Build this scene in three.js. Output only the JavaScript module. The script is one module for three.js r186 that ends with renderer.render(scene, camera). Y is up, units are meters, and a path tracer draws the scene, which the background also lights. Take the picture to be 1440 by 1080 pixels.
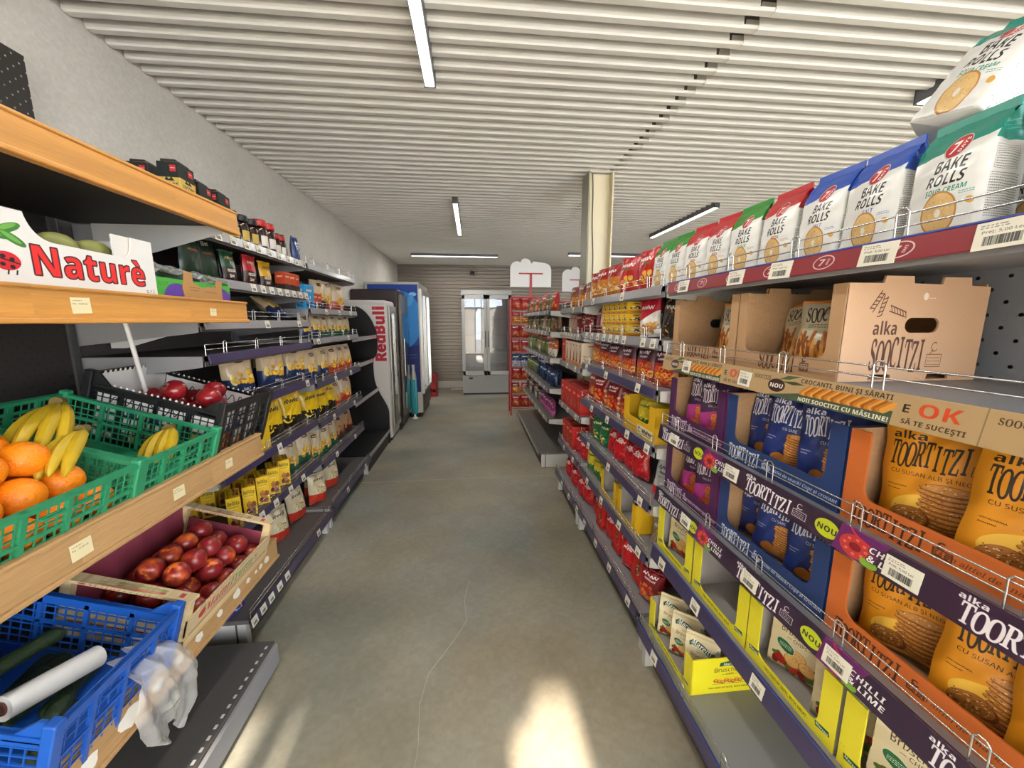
import * as THREE from 'three';
import { mergeGeometries, mergeVertices } from 'three/addons/utils/BufferGeometryUtils.js';
import { RoundedBoxGeometry } from 'three/addons/geometries/RoundedBoxGeometry.js';
import { RectAreaLightUniformsLib } from 'three/addons/lights/RectAreaLightUniformsLib.js';
RectAreaLightUniformsLib.init();

// ---------- camera, sky, sun, exposure ----------
const scene = new THREE.Scene();
const camera = new THREE.PerspectiveCamera(90, 4 / 3, 0.02, 200);
camera.position.set(0, 1.6, 0);
camera.lookAt(0.09872, 1.6 - 0.16084, -0.98203);
const renderer = new THREE.WebGLRenderer({ antialias: true });
renderer.toneMapping = THREE.LinearToneMapping;
renderer.toneMappingExposure = 1.85;
renderer.shadowMap.enabled = true;
scene.background = new THREE.Color(0.80, 0.89, 1.0);
scene.backgroundIntensity = 7.5;
const sun = new THREE.DirectionalLight(new THREE.Color(1, 0.86, 0.72), 12);
sun.position.set(0, 6.25, 10);
sun.target.position.set(0, 0, 0);
sun.castShadow = true;
sun.shadow.radius = 2.4;
Object.assign(sun.shadow.camera, { left: -8, right: 8, top: 8, bottom: -8, near: 0.1, far: 40 });
sun.shadow.mapSize.set(2048, 2048);
scene.add(sun, sun.target);
const LAMP_POWER = 44;              // radiance of the ceiling tubes
const LAMP_COLOR = new THREE.Color(1, 0.965, 0.905);

// ---------- small tools ----------
let seed_ = 7;
const rnd = () => { seed_ = (seed_ + 0x6d2b79f5) | 0; let t = Math.imul(seed_ ^ (seed_ >>> 15), 1 | seed_); t = (t + Math.imul(t ^ (t >>> 7), 61 | t)) ^ t; return ((t ^ (t >>> 14)) >>> 0) / 4294967296; };
const rr = (a, b) => a + (b - a) * rnd();
const V = (x, y, z) => new THREE.Vector3(x, y, z);
const PI = Math.PI;
const used = new Map();
const numbered = (n) => { const k = used.get(n) ?? 0; used.set(n, k + 1); return k ? n + '_' + String(k).padStart(3, '0') : n; };
function info(o, label, category, group, kind) {
  if (label) o.userData.label = label; if (category) o.userData.category = category;
  if (group) o.userData.group = group; if (kind) o.userData.kind = kind; return o;
}
function thing(name, label, category, pos = [0, 0, 0], turn = 0, group) {
  const o = new THREE.Group(); o.name = numbered(name); o.position.set(...pos); o.rotation.y = turn; scene.add(o);
  return info(o, label, category, group);
}
function shadows(m) { m.castShadow = true; m.receiveShadow = true; return m; }
function part(name, geo, mat, parent, pos, rot) {
  const m = shadows(new THREE.Mesh(geo, mat)); m.name = name; if (pos) m.position.set(...pos); if (rot) m.rotation.set(...rot); parent.add(m); return m;
}
// part whose geometry is given in world coordinates, under an unturned thing
function wpart(name, geo, mat, parent) {
  let p = parent; while (p.parent && p.parent !== scene) p = p.parent;
  geo.translate(-p.position.x, -p.position.y, -p.position.z); return part(name, geo, mat, parent);
}
function struct(name, geo, mat) { const m = shadows(new THREE.Mesh(geo, mat)); m.name = name; m.userData.kind = 'structure'; scene.add(m); return m; }
function copyOf(proto, label, pos, rot, group) {
  const c = proto.clone(); c.name = numbered(proto.name.replace(/_\d{3}$/, '')); c.userData = { ...proto.userData };
  if (label) c.userData.label = label; if (group) c.userData.group = group;
  c.position.set(...pos); if (rot) c.rotation.set(rot[0], rot[1], rot[2], 'YXZ'); scene.add(c); return c;
}
const box = (x0, x1, y0, y1, z0, z1) => { const g = new THREE.BoxGeometry(Math.abs(x1 - x0), Math.abs(y1 - y0), Math.abs(z1 - z0)); g.translate((x0 + x1) / 2, (y0 + y1) / 2, (z0 + z1) / 2); return g; };
const rbox = (x0, x1, y0, y1, z0, z1, r = 0.004, s = 2) => { const g = new RoundedBoxGeometry(Math.abs(x1 - x0), Math.abs(y1 - y0), Math.abs(z1 - z0), s, r); g.translate((x0 + x1) / 2, (y0 + y1) / 2, (z0 + z1) / 2); return g; };
const flat = (g) => (g.index ? g.toNonIndexed() : g);
const join = (list) => mergeGeometries(list.map((g) => { const q = flat(g); for (const k of Object.keys(q.attributes)) if (!['position', 'normal', 'uv'].includes(k)) q.deleteAttribute(k); return q; }));
function rod(a, b, r = 0.002, n = 6) {
  const d = b.clone().sub(a), g = new THREE.CylinderGeometry(r, r, d.length(), n);
  g.applyQuaternion(new THREE.Quaternion().setFromUnitVectors(V(0, 1, 0), d.clone().normalize())); g.translate((a.x + b.x) / 2, (a.y + b.y) / 2, (a.z + b.z) / 2); return g;
}
const wire = (pts, r = 0.002, n = 5) => join(pts.slice(1).map((p, i) => rod(pts[i], p, r, n)));
const lathe = (pts, n = 20) => new THREE.LatheGeometry(pts.map((p) => new THREE.Vector2(p[0], p[1])), n);
// plate cut from a drawn outline, thickness along z, uv 0..1 over its bounds
function plate(shape, t, bevel = 0) {
  const g = new THREE.ExtrudeGeometry(shape, { depth: t, bevelEnabled: bevel > 0, bevelSize: bevel, bevelThickness: bevel, bevelSegments: 2, curveSegments: 10 });
  g.computeBoundingBox(); const b = g.boundingBox, p = g.attributes.position, u = g.attributes.uv;
  for (let i = 0; i < p.count; i++) u.setXY(i, (p.getX(i) - b.min.x) / (b.max.x - b.min.x), (p.getY(i) - b.min.y) / (b.max.y - b.min.y));
  return g;
}
const poly = (pts) => new THREE.Shape(pts.map((p) => new THREE.Vector2(p[0], p[1])));
function scaleUV(g, su, sv, ou = 0, ov = 0) { const u = g.attributes.uv; for (let i = 0; i < u.count; i++) u.setXY(i, u.getX(i) * su + ou, u.getY(i) * sv + ov); return g; }
// uv in metres taken from the dominant axis of each face
function metreUV(g, s = 1) {
  const q = flat(g), p = q.attributes.position; q.computeVertexNormals(); const n = q.attributes.normal, u = new Float32Array(p.count * 2);
  for (let i = 0; i < p.count; i++) {
    const ax = Math.abs(n.getX(i)), ay = Math.abs(n.getY(i)), az = Math.abs(n.getZ(i));
    const [a, b] = ay >= ax && ay >= az ? [p.getX(i), p.getZ(i)] : ax >= az ? [p.getZ(i), p.getY(i)] : [p.getX(i), p.getY(i)];
    u[i * 2] = a / s; u[i * 2 + 1] = b / s;
  }
  q.setAttribute('uv', new THREE.BufferAttribute(u, 2)); return q;
}
// ---------- textures ----------
function tex(w, h, draw, wrap = false) {
  const c = document.createElement('canvas'); c.width = w; c.height = h; const x = c.getContext('2d'); draw(x, w, h);
  const t = new THREE.CanvasTexture(c); t.colorSpace = THREE.SRGBColorSpace; t.magFilter = THREE.LinearFilter;
  if (wrap) t.wrapS = t.wrapT = THREE.RepeatWrapping; return t;
}
function noiseField(n, octaves, base) {   // tileable value noise 0..1
  const out = new Float32Array(n * n); let amp = 1, tot = 0;
  for (let o = 0, f = base; o < octaves; o++, f *= 2, amp *= 0.55) {
    const g = new Float32Array(f * f).map(() => rnd()); tot += amp;
    for (let y = 0; y < n; y++) for (let x = 0; x < n; x++) {
      const fx = x / n * f, fy = y / n * f, x0 = Math.floor(fx), y0 = Math.floor(fy); let a = fx - x0, b = fy - y0; a = a * a * (3 - 2 * a); b = b * b * (3 - 2 * b);
      const x1 = (x0 + 1) % f, y1 = (y0 + 1) % f;
      out[y * n + x] += amp * ((g[y0 * f + x0] * (1 - a) + g[y0 * f + x1] * a) * (1 - b) + (g[y1 * f + x0] * (1 - a) + g[y1 * f + x1] * a) * b);
    }
  }
  for (let i = 0; i < out.length; i++) out[i] /= tot; return out;
}
function dataTex(n, f, srgb = true) {
  const d = new Uint8Array(n * n * 4);
  for (let y = 0; y < n; y++) for (let x = 0; x < n; x++) { const c = f(x, y), i = (y * n + x) * 4; d[i] = c[0]; d[i + 1] = c[1]; d[i + 2] = c[2]; d[i + 3] = 255; }
  const t = new THREE.DataTexture(d, n, n); if (srgb) t.colorSpace = THREE.SRGBColorSpace; t.magFilter = THREE.LinearFilter; t.wrapS = t.wrapT = THREE.RepeatWrapping; t.needsUpdate = true; return t;
}
const cl = (v) => Math.max(0, Math.min(255, v));
const mat = (o) => new THREE.MeshStandardMaterial({ roughness: 0.6, ...o });
const phys = (o) => new THREE.MeshPhysicalMaterial({ roughness: 0.5, ...o });
// lettering
function tx(c, s, x, y, size, color, o = {}) {
  c.save(); c.translate(x, y); if (o.rot) c.rotate(o.rot); c.transform(o.sx ?? 1, 0, o.skew ?? 0, 1, 0, 0);
  c.font = (o.bold === false ? '' : 'bold ') + size + 'px ' + (o.font ?? 'sans-serif'); c.textAlign = o.align ?? 'center'; c.textBaseline = 'middle';
  if (o.stroke) { c.lineWidth = o.lw ?? size * 0.1; c.strokeStyle = o.stroke; c.lineJoin = 'round'; c.strokeText(s, 0, 0); }
  c.fillStyle = color; c.fillText(s, 0, 0); c.restore();
}
const R_ = (c, col, x, y, w, h) => { c.fillStyle = col; c.fillRect(x, y, w, h); };
const E_ = (c, col, x, y, rx, ry, rot = 0) => { c.fillStyle = col; c.beginPath(); c.ellipse(x, y, rx, ry, rot, 0, 7); c.fill(); };
const Pg = (c, col, pts) => { c.fillStyle = col; c.beginPath(); pts.forEach((p, i) => (i ? c.lineTo(p[0], p[1]) : c.moveTo(p[0], p[1]))); c.fill(); };
function lines(c, col, x, y, w, n, gap, lw = 2) { c.strokeStyle = col; c.lineWidth = lw; for (let i = 0; i < n; i++) { let a = x; while (a < x + w - 4) { const b = Math.min(x + w, a + rr(4, 16)); c.beginPath(); c.moveTo(a, y + i * gap); c.lineTo(b, y + i * gap); c.stroke(); a = b + 4; } } }
// unreadable brush lettering
function scrawl(c, col, x, y, w, h, lw) { c.strokeStyle = col; c.lineWidth = lw; c.lineCap = 'round'; c.lineJoin = 'round'; c.beginPath(); const n = Math.max(4, Math.round(w / h * 2.2)); for (let i = 0; i <= n; i++) { const px = x - w / 2 + w * i / n, py = y + (i % 2 ? -1 : 1) * h / 2 * rr(0.5, 1); i ? c.quadraticCurveTo(px - w / n * 0.7, py + rr(-h, h) * 0.4, px, py) : c.moveTo(px, py); } c.stroke(); }
const grain = (c, w, h, n, a) => { for (let i = 0; i < n; i++) { c.fillStyle = rnd() < 0.5 ? `rgba(0,0,0,${a})` : `rgba(255,255,255,${a})`; c.fillRect(rnd() * w, rnd() * h, rr(1, 4), rr(1, 4)); } };

const NF = noiseField(512, 6, 4), NC = noiseField(512, 3, 4), NH = noiseField(256, 4, 32);
const nf = (x, y) => NF[((y & 511) << 9) | (x & 511)], nc = (x, y) => NC[((y & 511) << 9) | (x & 511)], nh = (x, y) => NH[((y & 255) << 8) | (x & 255)];
const concreteTex = dataTex(1024, (x, y) => {
  const a = nf(x >> 1, y >> 1) - 0.5, b = nc((x >> 1) + 77, (y >> 1) + 31) - 0.5, s = nh(x, y) - 0.5; const warm = nc((x >> 1) + 200, (y >> 1) + 9) - 0.5;
  const v = 144 + a * 60 + b * 34 + s * 18; return [cl(v + warm * 26), cl(v - 3 + warm * 4), cl(v - 17 - warm * 20)];
});
const concreteRough = dataTex(512, (x, y) => { const v = 255 * (0.52 + (nf(x, y) - 0.5) * 0.35 + (nc(x + 90, y) - 0.5) * 0.3); return [cl(v), cl(v), cl(v)]; }, false);
const plasterTex = dataTex(1024, (x, y) => { const v = 222 + (nf(x >> 1, y >> 1) - 0.5) * 22 + (nh(x, y) - 0.5) * 22 + (nc(x >> 1, y >> 1) - 0.5) * 16; return [cl(v), cl(v - 5), cl(v - 15)]; });
const plasterBump = dataTex(256, (x, y) => { const v = 255 * nh(x, y); return [v, v, v]; }, false);
const woodTex = dataTex(512, (x, y) => { const g = nf((x >> 3) + 40, y * 3), f = nh(x >> 2, y * 5), v = 1 + (g - 0.5) * 0.34 + (f - 0.5) * 0.12; return [cl(204 * v), cl(145 * v), cl(72 * v)]; });
const wornWoodTex = dataTex(512, (x, y) => { const g = nf((x >> 3) + 140, y * 3), f = nh(x >> 2, y * 5), v = 1 + (g - 0.5) * 0.3 + (f - 0.5) * 0.18; return [cl(184 * v), cl(146 * v), cl(98 * v)]; });
const crateWoodTex = dataTex(256, (x, y) => { const g = nf((x >> 2) + 60, y * 4), v = 1 + (g - 0.5) * 0.3; return [cl(222 * v), cl(196 * v), cl(148 * v)]; });
const kraftTex = dataTex(256, (x, y) => { const v = 1 + (nf(x * 2, y * 2) - 0.5) * 0.1 + (nh(x, y) - 0.5) * 0.09 + ((x % 8) < 2 ? -0.025 : 0); return [cl(184 * v), cl(146 * v), cl(106 * v)]; });
const holeAlpha = tex(128, 128, (c, w, h) => { R_(c, '#fff', 0, 0, w, h); E_(c, '#000', 32, 32, 10, 10); E_(c, '#000', 96, 96, 10, 10); }, true); holeAlpha.colorSpace = THREE.NoColorSpace;

const M = {
  floor: phys({ map: concreteTex, roughnessMap: concreteRough, roughness: 1, bumpMap: concreteRough, bumpScale: 0.0006 }),
  plaster: mat({ map: plasterTex, bumpMap: plasterBump, bumpScale: 0.0015, roughness: 0.95 }),
  slat: mat({ color: 0xe4e2dc, roughness: 0.42 }),
  ceilingSlab: mat({ color: 0x77736e, roughness: 0.9 }),
  sheet: mat({ color: 0x857b6f, roughness: 0.4, metalness: 0.5 }),
  grey: mat({ color: 0x8d8d8f, roughness: 0.5 }),
  lightGrey: mat({ color: 0xc3c3c1, roughness: 0.45 }),
  darkGrey: mat({ color: 0x4b4a4a, roughness: 0.55 }),
  basePlate: mat({ color: 0x4c4a49, roughness: 0.6, bumpMap: plasterBump, bumpScale: 0.0006 }),
  black: mat({ color: 0x1b1a1c, roughness: 0.45 }),
  peg: mat({ color: 0x8a8d93, roughness: 0.5, alphaMap: holeAlpha, alphaTest: 0.5 }),
  pegDark: mat({ color: 0x5b5856, roughness: 0.55, alphaMap: holeAlpha, alphaTest: 0.5 }),
  pegBlack: mat({ color: 0x35312f, roughness: 0.5, alphaMap: holeAlpha, alphaTest: 0.5 }),
  chrome: mat({ color: 0xdadada, roughness: 0.22, metalness: 0.95 }),
  steel: mat({ color: 0xb4b3b0, roughness: 0.3, metalness: 0.8 }),
  purple: phys({ color: 0x3b345a, roughness: 0.3, clearcoat: 0.5, clearcoatRoughness: 0.15 }),
  greyStrip: phys({ color: 0x8e8b8f, roughness: 0.3, clearcoat: 0.5, clearcoatRoughness: 0.15 }),
  wood: phys({ map: woodTex, roughness: 0.45, clearcoat: 0.25, clearcoatRoughness: 0.3 }),
  wornWood: mat({ map: wornWoodTex, roughness: 0.7 }),
  crateWood: mat({ map: crateWoodTex, roughness: 0.8 }),
  kraft: mat({ map: kraftTex, roughness: 0.85 }),
  white: mat({ color: 0xeceae6, roughness: 0.6 }),
  paper: mat({ color: 0xe9e6db, roughness: 0.85 }),
  glass: phys({ color: 0xffffff, transmission: 1, thickness: 0, roughness: 0.0, ior: 1.5 }),
  film: phys({ color: 0xf4f4f4, transmission: 0.72, thickness: 0, roughness: 0.18, ior: 1.45 }),
  tube: mat({ color: 0xffffff, emissive: LAMP_COLOR, emissiveIntensity: 2.2 }),
  red: mat({ color: 0xb4231f, roughness: 0.4 }),
};

// ---------- the room ----------
const XL = -1.72, XR = 5.6, ZB = -9.42, ZF = 2.0, HC = 2.9, SLAB = 3.02;
{
  const f = struct('floor', metreUV(box(XL - 0.2, XR + 0.2, -0.15, 0, ZB - 0.2, ZF + 0.2), 2.6), M.floor);
  // saw-cut joint across the aisle and the hairline crack, as thin fillets of pale filler
  const filler = mat({ color: 0xb9b3a6, roughness: 0.8 });
  part('floor_joint', box(XL, XR, -0.002, 0.0006, -3.786, -3.78), filler, f);
  const ck = [[-0.24, -1.0], [-0.235, -1.25], [-0.25, -1.42], [-0.23, -1.56], [-0.12, -1.74], [-0.06, -1.86], [-0.075, -2.02], [-0.05, -2.2]];
  part('floor_crack', join(ck.slice(1).map((p, i) => rod(V(ck[i][0], 0, ck[i][1]), V(p[0], 0, p[1]), 0.0016, 4))), filler, f);
  struct('wall_left', metreUV(box(XL - 0.2, XL, 0, SLAB, ZB, ZF), 1.6), M.plaster);
  struct('wall_right', metreUV(box(XR, XR + 0.2, 0, SLAB, ZB, ZF), 1.6), M.plaster);
  // far wall: profiled sheet metal with level ribs
  const pts = []; for (let y = 0; y < SLAB; y += 0.08) pts.push([y, 0], [y + 0.045, 0], [y + 0.055, 0.016], [y + 0.07, 0.016]);
  pts.push([SLAB, 0]); const sh = poly([[-0.12, 0], ...pts.map((p) => [p[1], p[0]]), [-0.12, SLAB]]);
  const g = new THREE.ExtrudeGeometry(sh, { depth: XR - XL, bevelEnabled: false }); g.rotateY(-PI / 2); g.translate(XR, 0, ZB);
  const wb = struct('wall_back', g, M.sheet);
  struct('baseboard_back', box(XL, XR, 0, 0.16, ZB + 0.017, ZB + 0.03), mat({ color: 0xb9b0a0, roughness: 0.7 }));
  // ceiling: slab and two runs of bent metal slats lapping over each other
  const c = struct('ceiling', box(XL - 0.2, XR + 0.2, SLAB, SLAB + 0.15, ZB - 0.2, ZF + 0.2), M.ceilingSlab);
  const slat = (x0, x1, dy, low) => {
    const o = low ? [[0.012, 0.010], [0.010, 0.004], [0.003, 0], [-0.028, 0], [-0.03, 0.006]] : [[0.020, 0.098], [0.013, 0.070], [0.010, 0.040], [0.012, 0.018], [0.010, 0.006], [0.003, 0], [-0.028, 0], [-0.03, 0.006]];
    const inn = low ? [[-0.0275, 0.0022], [0.003, 0.0022], [0.008, 0.006], [0.0095, 0.010]] : [[-0.0275, 0.0022], [0.003, 0.0022], [0.007, 0.007], [0.0095, 0.018], [0.0075, 0.040], [0.0105, 0.070], [0.0175, 0.098]];
    const e = new THREE.ExtrudeGeometry(poly([...o, ...inn]), { depth: x1 - x0, bevelEnabled: false }); e.rotateY(-PI / 2); e.translate(x1, HC + dy, 0); return e;
  };
  const gl = join([slat(XL + 0.005, 1.23, 0.004), slat(1.23, 1.54, 0.004, true)]), gr = slat(1.30, XR - 0.005, 0);
  for (let k = 0; k < 96; k++) { const z = -9.354 + k * 0.1; part('slat', gl, M.slat, c, [0, 0, z]); part('slat', gr, M.slat, c, [0, 0, z + 0.004]); }
  part('slat_carrier', join([-1.2, 0.2, 1.42, 3, 4.6].map((x) => box(x - 0.02, x + 0.02, HC + 0.085, SLAB, ZB, 0.4))), M.lightGrey, c);
  // shop front behind the photographer
  const wf = mat({ color: 0xbcb8b0, roughness: 0.8 });
  const solid = [[XL, -1.62, 0, SLAB], [1.42, 1.6, 0, SLAB], [5.4, XR, 0, SLAB], [-1.62, 1.42, 2.78, SLAB], [1.6, 5.4, 2.75, SLAB], [1.6, 5.4, 0, 0.5]];
  struct('wall_front', join(solid.map((s) => box(s[0], s[1], s[2], s[3], ZF, ZF + 0.14))), wf);
  const fr = mat({ color: 0x8f8e8c, roughness: 0.4 });
  const bars = []; for (const x of [-1.62, -0.97, -0.72, 0.11, 0.41, 1.42]) bars.push(box(x - 0.015, x + 0.015, 0, 2.78, ZF + 0.03, ZF + 0.09));
  bars.push(box(-1.62, 1.42, 2.2, 2.26, ZF + 0.03, ZF + 0.09), box(-1.62, 1.42, 0, 0.06, ZF + 0.03, ZF + 0.09));
  const dr = struct('door_1', join(bars), fr);
  for (const [a, b] of [[-1.62, -0.97], [-0.72, 0.11], [0.41, 1.42]]) part('frosted_pane', box(a + 0.015, b - 0.015, 0.06, 2.2, ZF + 0.055, ZF + 0.057), phys({ color: 0xf4efe6, transmission: 0.75, thickness: 0, roughness: 0.95 }), dr);
  for (const [a, b] of [[-0.97, -0.72], [0.11, 0.41]]) part('pane', box(a + 0.015, b - 0.015, 0.06, 2.2, ZF + 0.055, ZF + 0.059), M.glass, dr);
  part('poster', plate(poly([[0.125, 2.19], [0.125, 2.06], [0.17, 2.07], [0.22, 2.11], [0.26, 2.19]]), 0.002), M.paper, dr, [0, 0, ZF + 0.05]); part('poster', plate(poly([[-0.86, 2.19], [-0.87, 2.02], [-0.84, 1.9], [-0.8, 1.84], [-0.765, 1.92], [-0.752, 2.19]]), 0.002), M.paper, dr, [0, 0, ZF + 0.05]);
  part('pane', box(-1.6, 1.4, 2.26, 2.78, ZF + 0.055, ZF + 0.059), M.glass, dr);
  const b2 = [box(1.6, 5.4, 1.3, 1.33, ZF + 0.03, ZF + 0.09)]; for (let k = 0; k <= 4; k++) b2.push(box(1.6 + k * 0.95 - 0.02, 1.6 + k * 0.95 + 0.02, 0.5, 2.75, ZF + 0.03, ZF + 0.09));
  const w1 = struct('window_1', join(b2), fr);
  for (let k = 0; k < 4; k++) part('pane', box(1.62 + k * 0.95, 2.53 + k * 0.95, 0.5, 2.75, ZF + 0.055, ZF + 0.059), M.glass, w1);
  const pv = struct('pavement', box(-14, 16, -0.2, -0.02, ZF + 0.2, 18), mat({ color: 0xa9a59c, roughness: 0.9 }));
  const aw = thing('awning', 'plain grey canopy over the shop entrance outside', 'canopy', [-0.1, 2.83, ZF + 0.14]);
  wpart('canopy_plate', box(-1.75, 1.5, 2.83, 2.88, ZF + 0.14, ZF + 1.02), M.lightGrey, aw);
  wpart('canopy_fascia', box(-1.75, 1.5, 2.78, 2.88, ZF + 1.02, ZF + 1.04), M.grey, aw);
}
// steel column behind the shelves, with the cable on its face
{
  const t = thing('steel_column', 'cream painted steel column rising to the slatted ceiling', 'column', [1.15, 0, -3.62]);
  const cm = mat({ color: 0xdccfae, roughness: 0.5 });
  wpart('web', box(1.05, 1.25, 0, HC, -3.63, -3.60), cm, t);
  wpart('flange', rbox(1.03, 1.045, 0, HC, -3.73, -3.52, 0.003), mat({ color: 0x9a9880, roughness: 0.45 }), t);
  wpart('flange', rbox(1.245, 1.26, 0, HC, -3.73, -3.52, 0.003), cm, t);
  const cb = []; for (let k = 0; k <= 12; k++) cb.push(V(1.085 + 0.035 * k / 12 + 0.004 * Math.sin(k), HC - k * 0.09, -3.592));
  wpart('cable', wire(cb, 0.004), M.darkGrey, t);
}
// ceiling lamps: slim housings with a glowing diffuser and the light itself just under it
function lamp(x, z, len, along, label) {
  const t = thing('linear_lamp', label, 'lamp', [x, 2.93, z], along === 'x' ? PI / 2 : 0, 'slim tube lamps on the slatted ceiling');
  part('housing', rbox(-0.03, 0.03, -0.075, 0, -len / 2, len / 2, 0.003), mat({ color: 0x6a6a6e, roughness: 0.4 }), t);
  part('diffuser', box(-0.024, 0.024, -0.082, -0.0755, -len / 2 + 0.012, len / 2 - 0.012), M.tube, t);
  for (const s of [-1, 1]) part('end_cap', box(-0.031, 0.031, -0.08, 0, s * len / 2 - 0.004, s * len / 2 + 0.004), M.darkGrey, t);
  const l = new THREE.RectAreaLight(LAMP_COLOR, LAMP_POWER, 0.046, len - 0.03); l.position.set(0, -0.0835, 0); l.rotation.x = -PI / 2; t.add(l); return t;
}
lamp(-0.21, -1.58, 1.53, 'z', 'slim tube lamp over the aisle, beside the produce shelves');
lamp(-0.17, -5.2, 1.56, 'z', 'slim tube lamp over the aisle by the drink coolers');
lamp(-0.33, -7.9, 1.68, 'x', 'slim tube lamp set crosswise before the double cooler');
lamp(2.62, -1.47, 1.53, 'z', 'slim tube lamp above the white rusk bags');
lamp(2.72, -5.08, 1.6, 'z', 'slim tube lamp past the cream steel column');
lamp(2.6, -7.55, 1.5, 'x', 'slim tube lamp set crosswise behind the steel column');

// ---------- packets ----------
function pillow(w, h, d, sd = 1, nx = 12, ny = 14) {
  const sh = 0.055, out = {};
  const zAt = (u, v) => Math.pow(Math.sin(PI * Math.min(1, Math.max(0, u))), 0.4) * Math.pow(Math.sin(PI * (0.03 + 0.94 * Math.pow(v, 0.85))), 0.42);
  const hw = (v) => w / 2 * (1 - 0.02 * Math.sin(PI * v));
  const wr = (u, v, s) => { const e = Math.pow(1 - Math.sin(PI * v), 1.5); return d * (0.17 * e * Math.sin(u * 17 + sd * 3 + s * 2) + 0.03 * Math.sin(u * 7 + v * 9 + sd * 1.7 + s) + 0.035 * (1 - 2 * Math.abs(Math.sin(v * 9 - u * 13 + sd))) + 0.03 * Math.sin(v * 19 + u * 15 + sd)); };
  const grids = [];
  for (const s of [1, -1]) {
    const p = [], uv = [], idx = [];
    for (let j = 0; j <= ny; j++) for (let i = 0; i <= nx; i++) {
      const u = i / nx, v = j / ny, t = zAt(u, v), edge = Math.sin(PI * u);
      p.push((u - 0.5) * 2 * hw(v) + 0.0015 * Math.sin(v * 11 + sd), h * (sh + (1 - 2 * sh) * v), s * (d / 2 * t + wr(u, v, s) * Math.min(1, edge * edge * 1.6) * Math.min(1, 4 * Math.sin(PI * v)))); uv.push(s > 0 ? u : 1 - u, sh + (1 - 2 * sh) * v);
    }
    for (let j = 0; j < ny; j++) for (let i = 0; i < nx; i++) { const a = j * (nx + 1) + i, b = a + 1, c = a + nx + 1, e = c + 1; s > 0 ? idx.push(a, b, e, a, e, c) : idx.push(a, e, b, a, c, e); }
    const g = new THREE.BufferGeometry(); g.setAttribute('position', new THREE.Float32BufferAttribute(p, 3)); g.setAttribute('uv', new THREE.Float32BufferAttribute(uv, 2)); g.setIndex(idx); g.computeVertexNormals(); grids.push(g);
  }
  out.body = mergeGeometries(grids);
  const seal = (v0, v1) => { const g = new THREE.BoxGeometry(w, h * (v1 - v0), 0.003, nx * 2, 3, 1); const p = g.attributes.position; g.translate(0, h * (v0 + v1) / 2, 0); for (let i = 0; i < p.count; i++) { const x = p.getX(i); p.setZ(i, p.getZ(i) + 0.0045 * Math.sin(x / w * 9 + sd) + 0.0012 * Math.sin(p.getY(i) * 900)); p.setX(i, x + 0.0015 * Math.sin((v0 ? 11 : 0) + sd)); } scaleUV(g, 1, v1 - v0, 0, v0); g.computeVertexNormals(); return g; };
  out.bottom = seal(0, sh + 0.004); out.top = seal(1 - sh - 0.004, 1); return out;
}
// block-bottom bag whose sides fold inward to a flat top; front uses u 0..0.6, sides 0.6..1
function gusset(w, h, d, sd = 1, fold = 0.22) {
  const nf_ = 8, ns = 6, ny = 16, p = [], uv = [], idx = [], per = 2 * (nf_ + ns);
  for (let j = 0; j <= ny; j++) {
    const v = j / ny, k = Math.max(0, (v - (1 - fold * 1.7)) / (fold * 1.7)), dd = d * (1 - 0.96 * k * k * (1.2 - 0.2 * k)), ww = w * (1 + 0.04 * k - 0.03 * Math.sin(PI * v));
    const bul = (u) => 0.010 * Math.sin(PI * u) * Math.sin(PI * Math.min(1, v * 1.1)) * (1 - k);
    const ring = [];
    for (let i = 0; i < nf_; i++) { const u = i / nf_; ring.push([(u - 0.5) * ww, dd / 2 + bul(u), u * 0.6]); }
    for (let i = 0; i < ns; i++) { const u = i / ns; ring.push([ww / 2 - 0.36 * d * k * (1 - Math.abs(2 * u - 1)) + 0.004 * Math.sin(PI * u) * (1 - k), dd / 2 - dd * u, 0.6 + u * 0.4]); }
    for (let i = 0; i < nf_; i++) { const u = i / nf_; ring.push([(0.5 - u) * ww, -dd / 2 - bul(u), u * 0.6]); }
    for (let i = 0; i < ns; i++) { const u = i / ns; ring.push([-ww / 2 + 0.36 * d * k * (1 - Math.abs(2 * u - 1)) - 0.004 * Math.sin(PI * u) * (1 - k), -dd / 2 + dd * u, 0.6 + u * 0.4]); }
    ring.push([...ring[0]]);
    ring.forEach((r, i) => { const c = 0.0022 * Math.sin(i * 1.9 + v * 21 + sd * 2) + 0.0016 * Math.sin(i * 0.8 - v * 37 + sd); p.push(r[0] + c * 0.6, v * h, r[1] + c); uv.push(i === per ? 1 : r[2], v); });
  }
  // doubled seam columns keep the print of each face whole
  for (let j = 0; j < ny; j++) for (let i = 0; i < per; i++) { const a = j * (per + 1) + i, b = a + 1, c = a + per + 1, e = c + 1; idx.push(a, b, e, a, e, c); }
  const mid = p.length / 3; p.push(0, 0, 0); uv.push(0.8, 0.02); for (let i = 0; i < per; i++) idx.push(mid, i + 1, i);
  let g = new THREE.BufferGeometry(); g.setAttribute('position', new THREE.Float32BufferAttribute(p, 3)); g.setAttribute('uv', new THREE.Float32BufferAttribute(uv, 2)); g.setIndex(idx); g.computeVertexNormals();
  const n = g.attributes.normal.array.slice(); g = g.toNonIndexed();
  const U = g.attributes.uv; for (let t = 0; t < U.count; t += 3) { const m = Math.max(U.getX(t), U.getX(t + 1), U.getX(t + 2)); for (let q = 0; q < 3; q++) { const x = U.getX(t + q); if (x < 0.01 && m > 0.12 && U.getY(t + q) + U.getY(t + (q + 1) % 3) + U.getY(t + (q + 2) % 3) > 0.03) U.setX(t + q, m > 0.75 ? 1 : 0.6); } }
  return g;
}
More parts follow.
